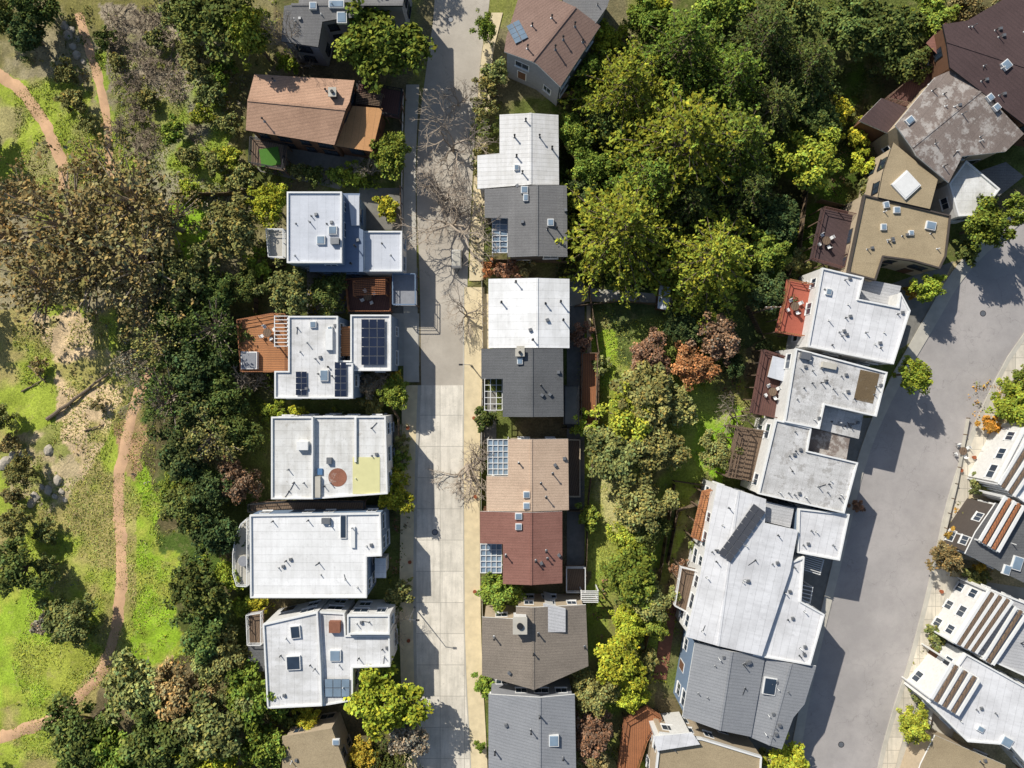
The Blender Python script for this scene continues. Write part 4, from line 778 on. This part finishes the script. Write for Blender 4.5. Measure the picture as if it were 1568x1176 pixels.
def rock(px,py,r):
    bm=bmesh.new(); bmesh.ops.create_icosphere(bm,subdivisions=2,radius=r); x,y,z=WT(px,py); s=random.random()*50
    for v in bm.verts:
        k=0.7+0.6*float(vnoise(v.co.x*2/r+s,v.co.y*2/r+v.co.z/r*1.3,1,88)); v.co*=k; v.co.z*=0.6; v.co.x*=1.2
    me=bpy.data.meshes.new('rock'); bm.to_mesh(me); bm.free(); me.materials.append(M['rock']); o=bpy.data.objects.new('rock',me); COL.objects.link(o); o.location=(x,y,z+r*0.15); o.rotation_euler=(0,0,random.random()*6)
for p in [(75,750),(85,760),(65,745),(95,752),(100,765),(10,705),(22,698),(5,712),(55,760),(110,45),(120,60),(112,72),(100,40),(75,690),(90,735),(118,85),(128,95),(105,55),(50,770),(35,700)]: rock(p[0],p[1],random.uniform(0.3,0.7))
for p in [(666,815),(1505,480),(1288,1140),(690,30)]:
    mb=MB(); x,y=W(*p); mb.cyl((x,y,0.02),0.42,0.012,M['dark'],20); mb.cyl((x,y,0.032),0.34,0.004,M['metal'],20); mb.obj('manhole_cover')
def pole(px,py,hh=9):
    mb=MB(); x,y=W(px,py); mb.cyl((x,y,0),0.15,hh,M['woodd'],10,0.1); mb.box((x,y,hh-0.6),(2.0,0.12,0.12),M['woodd']); mb.box((x,y,hh-1.4),(1.5,0.1,0.1),M['woodd'])
    for k in (-0.9,-0.3,0.3,0.9): mb.cyl((x+k,y,hh-0.54),0.05,0.2,M['white'],8)
    mb.cyl((x+0.3,y,hh-2.6),0.2,0.7,M['metal'],12); mb.obj('utility_pole')
pole(1150,480)
def street_lamp(px,py,dx):
    mb=MB(); x,y=W(px,py); mb.cyl((x,y,0.1),0.09,5.2,M['metal'],10,0.05); mb.beam((x,y,5.25),(x+dx,y,5.45),0.06,0.06,M['metal']); mb.box((x+dx,y,5.42),(0.5,0.22,0.12),M['dark']); mb.cyl((x,y,0.1),0.17,0.3,M['metal'],10,0.12); mb.obj('street_lamp')
street_lamp(635,930,1.1); street_lamp(722,560,-1.1)
e=empty('covered_trailer',*W(700,398),0.02); x,y=W(700,398); mb=MB(); mb.box((x,y,1.0),(1.35,2.5,0.9),M['white'],0,0.9); mb.box((x,y,0.5),(1.3,2.4,0.1),M['dark']); mb.box((x,y,1.48),(1.1,2.1,0.06),M['conc']); mb.obj('body',e)
mb=MB()
for s1 in (-1,1):
    Q=tube((x+s1*0.62,y,0.3),(x+s1*0.78,y,0.3),0.3,0.3,14); mb.add([tuple(v) for v in Q.reshape(-1,3)],[(4*i,4*i+1,4*i+2,4*i+3) for i in range(len(Q))],M['dark']); mb.add([tuple(v) for v in Q[:,2]],[tuple(range(len(Q)))],M['metal'])
mb.beam((x-0.4,y-1.2,0.48),(x,y-2.0,0.48),0.07,0.07,M['dark']); mb.beam((x+0.4,y-1.2,0.48),(x,y-2.0,0.48),0.07,0.07,M['dark']); mb.cyl((x,y-2.0,0.02),0.05,0.5,M['metal'],8); mb.obj('wheels_and_drawbar',e)
# ---------------- light, sky, camera -----------------
el=math.radians(37); az=math.atan2(-0.62,0.785)
sd=Vector((math.sin(az)*math.cos(el),math.cos(az)*math.cos(el),math.sin(el)))
L=bpy.data.lights.new('sun','SUN'); L.energy=5.0; L.angle=math.radians(0.5); L.color=(1,0.95,0.86); lo=bpy.data.objects.new('sun',L); COL.objects.link(lo); lo.rotation_euler=(-sd).to_track_quat('-Z','Y').to_euler(); lo.location=(0,0,60)
w=bpy.data.worlds.new('World'); scene.world=w; w.use_nodes=True; nt=w.node_tree; bg=nt.nodes['Background']; sk=nt.nodes.new('ShaderNodeTexSky'); sk.sky_type='NISHITA'; sk.sun_disc=False; sk.sun_elevation=el; sk.sun_rotation=az; nt.links.new(sk.outputs[0],bg.inputs[0]); bg.inputs[1].default_value=0.095
cam=bpy.data.cameras.new('camera'); cam.sensor_width=36; cam.lens=36*H/(1568*S); cam.clip_end=6000; co_=bpy.data.objects.new('camera',cam); COL.objects.link(co_); co_.location=(0,0,H); scene.camera=co_
scene.view_settings.view_transform='Standard'; scene.view_settings.look='None'; scene.view_settings.exposure=0
print('verts',sum(len(o.data.vertices) for o in bpy.data.objects if o.type=='MESH'))
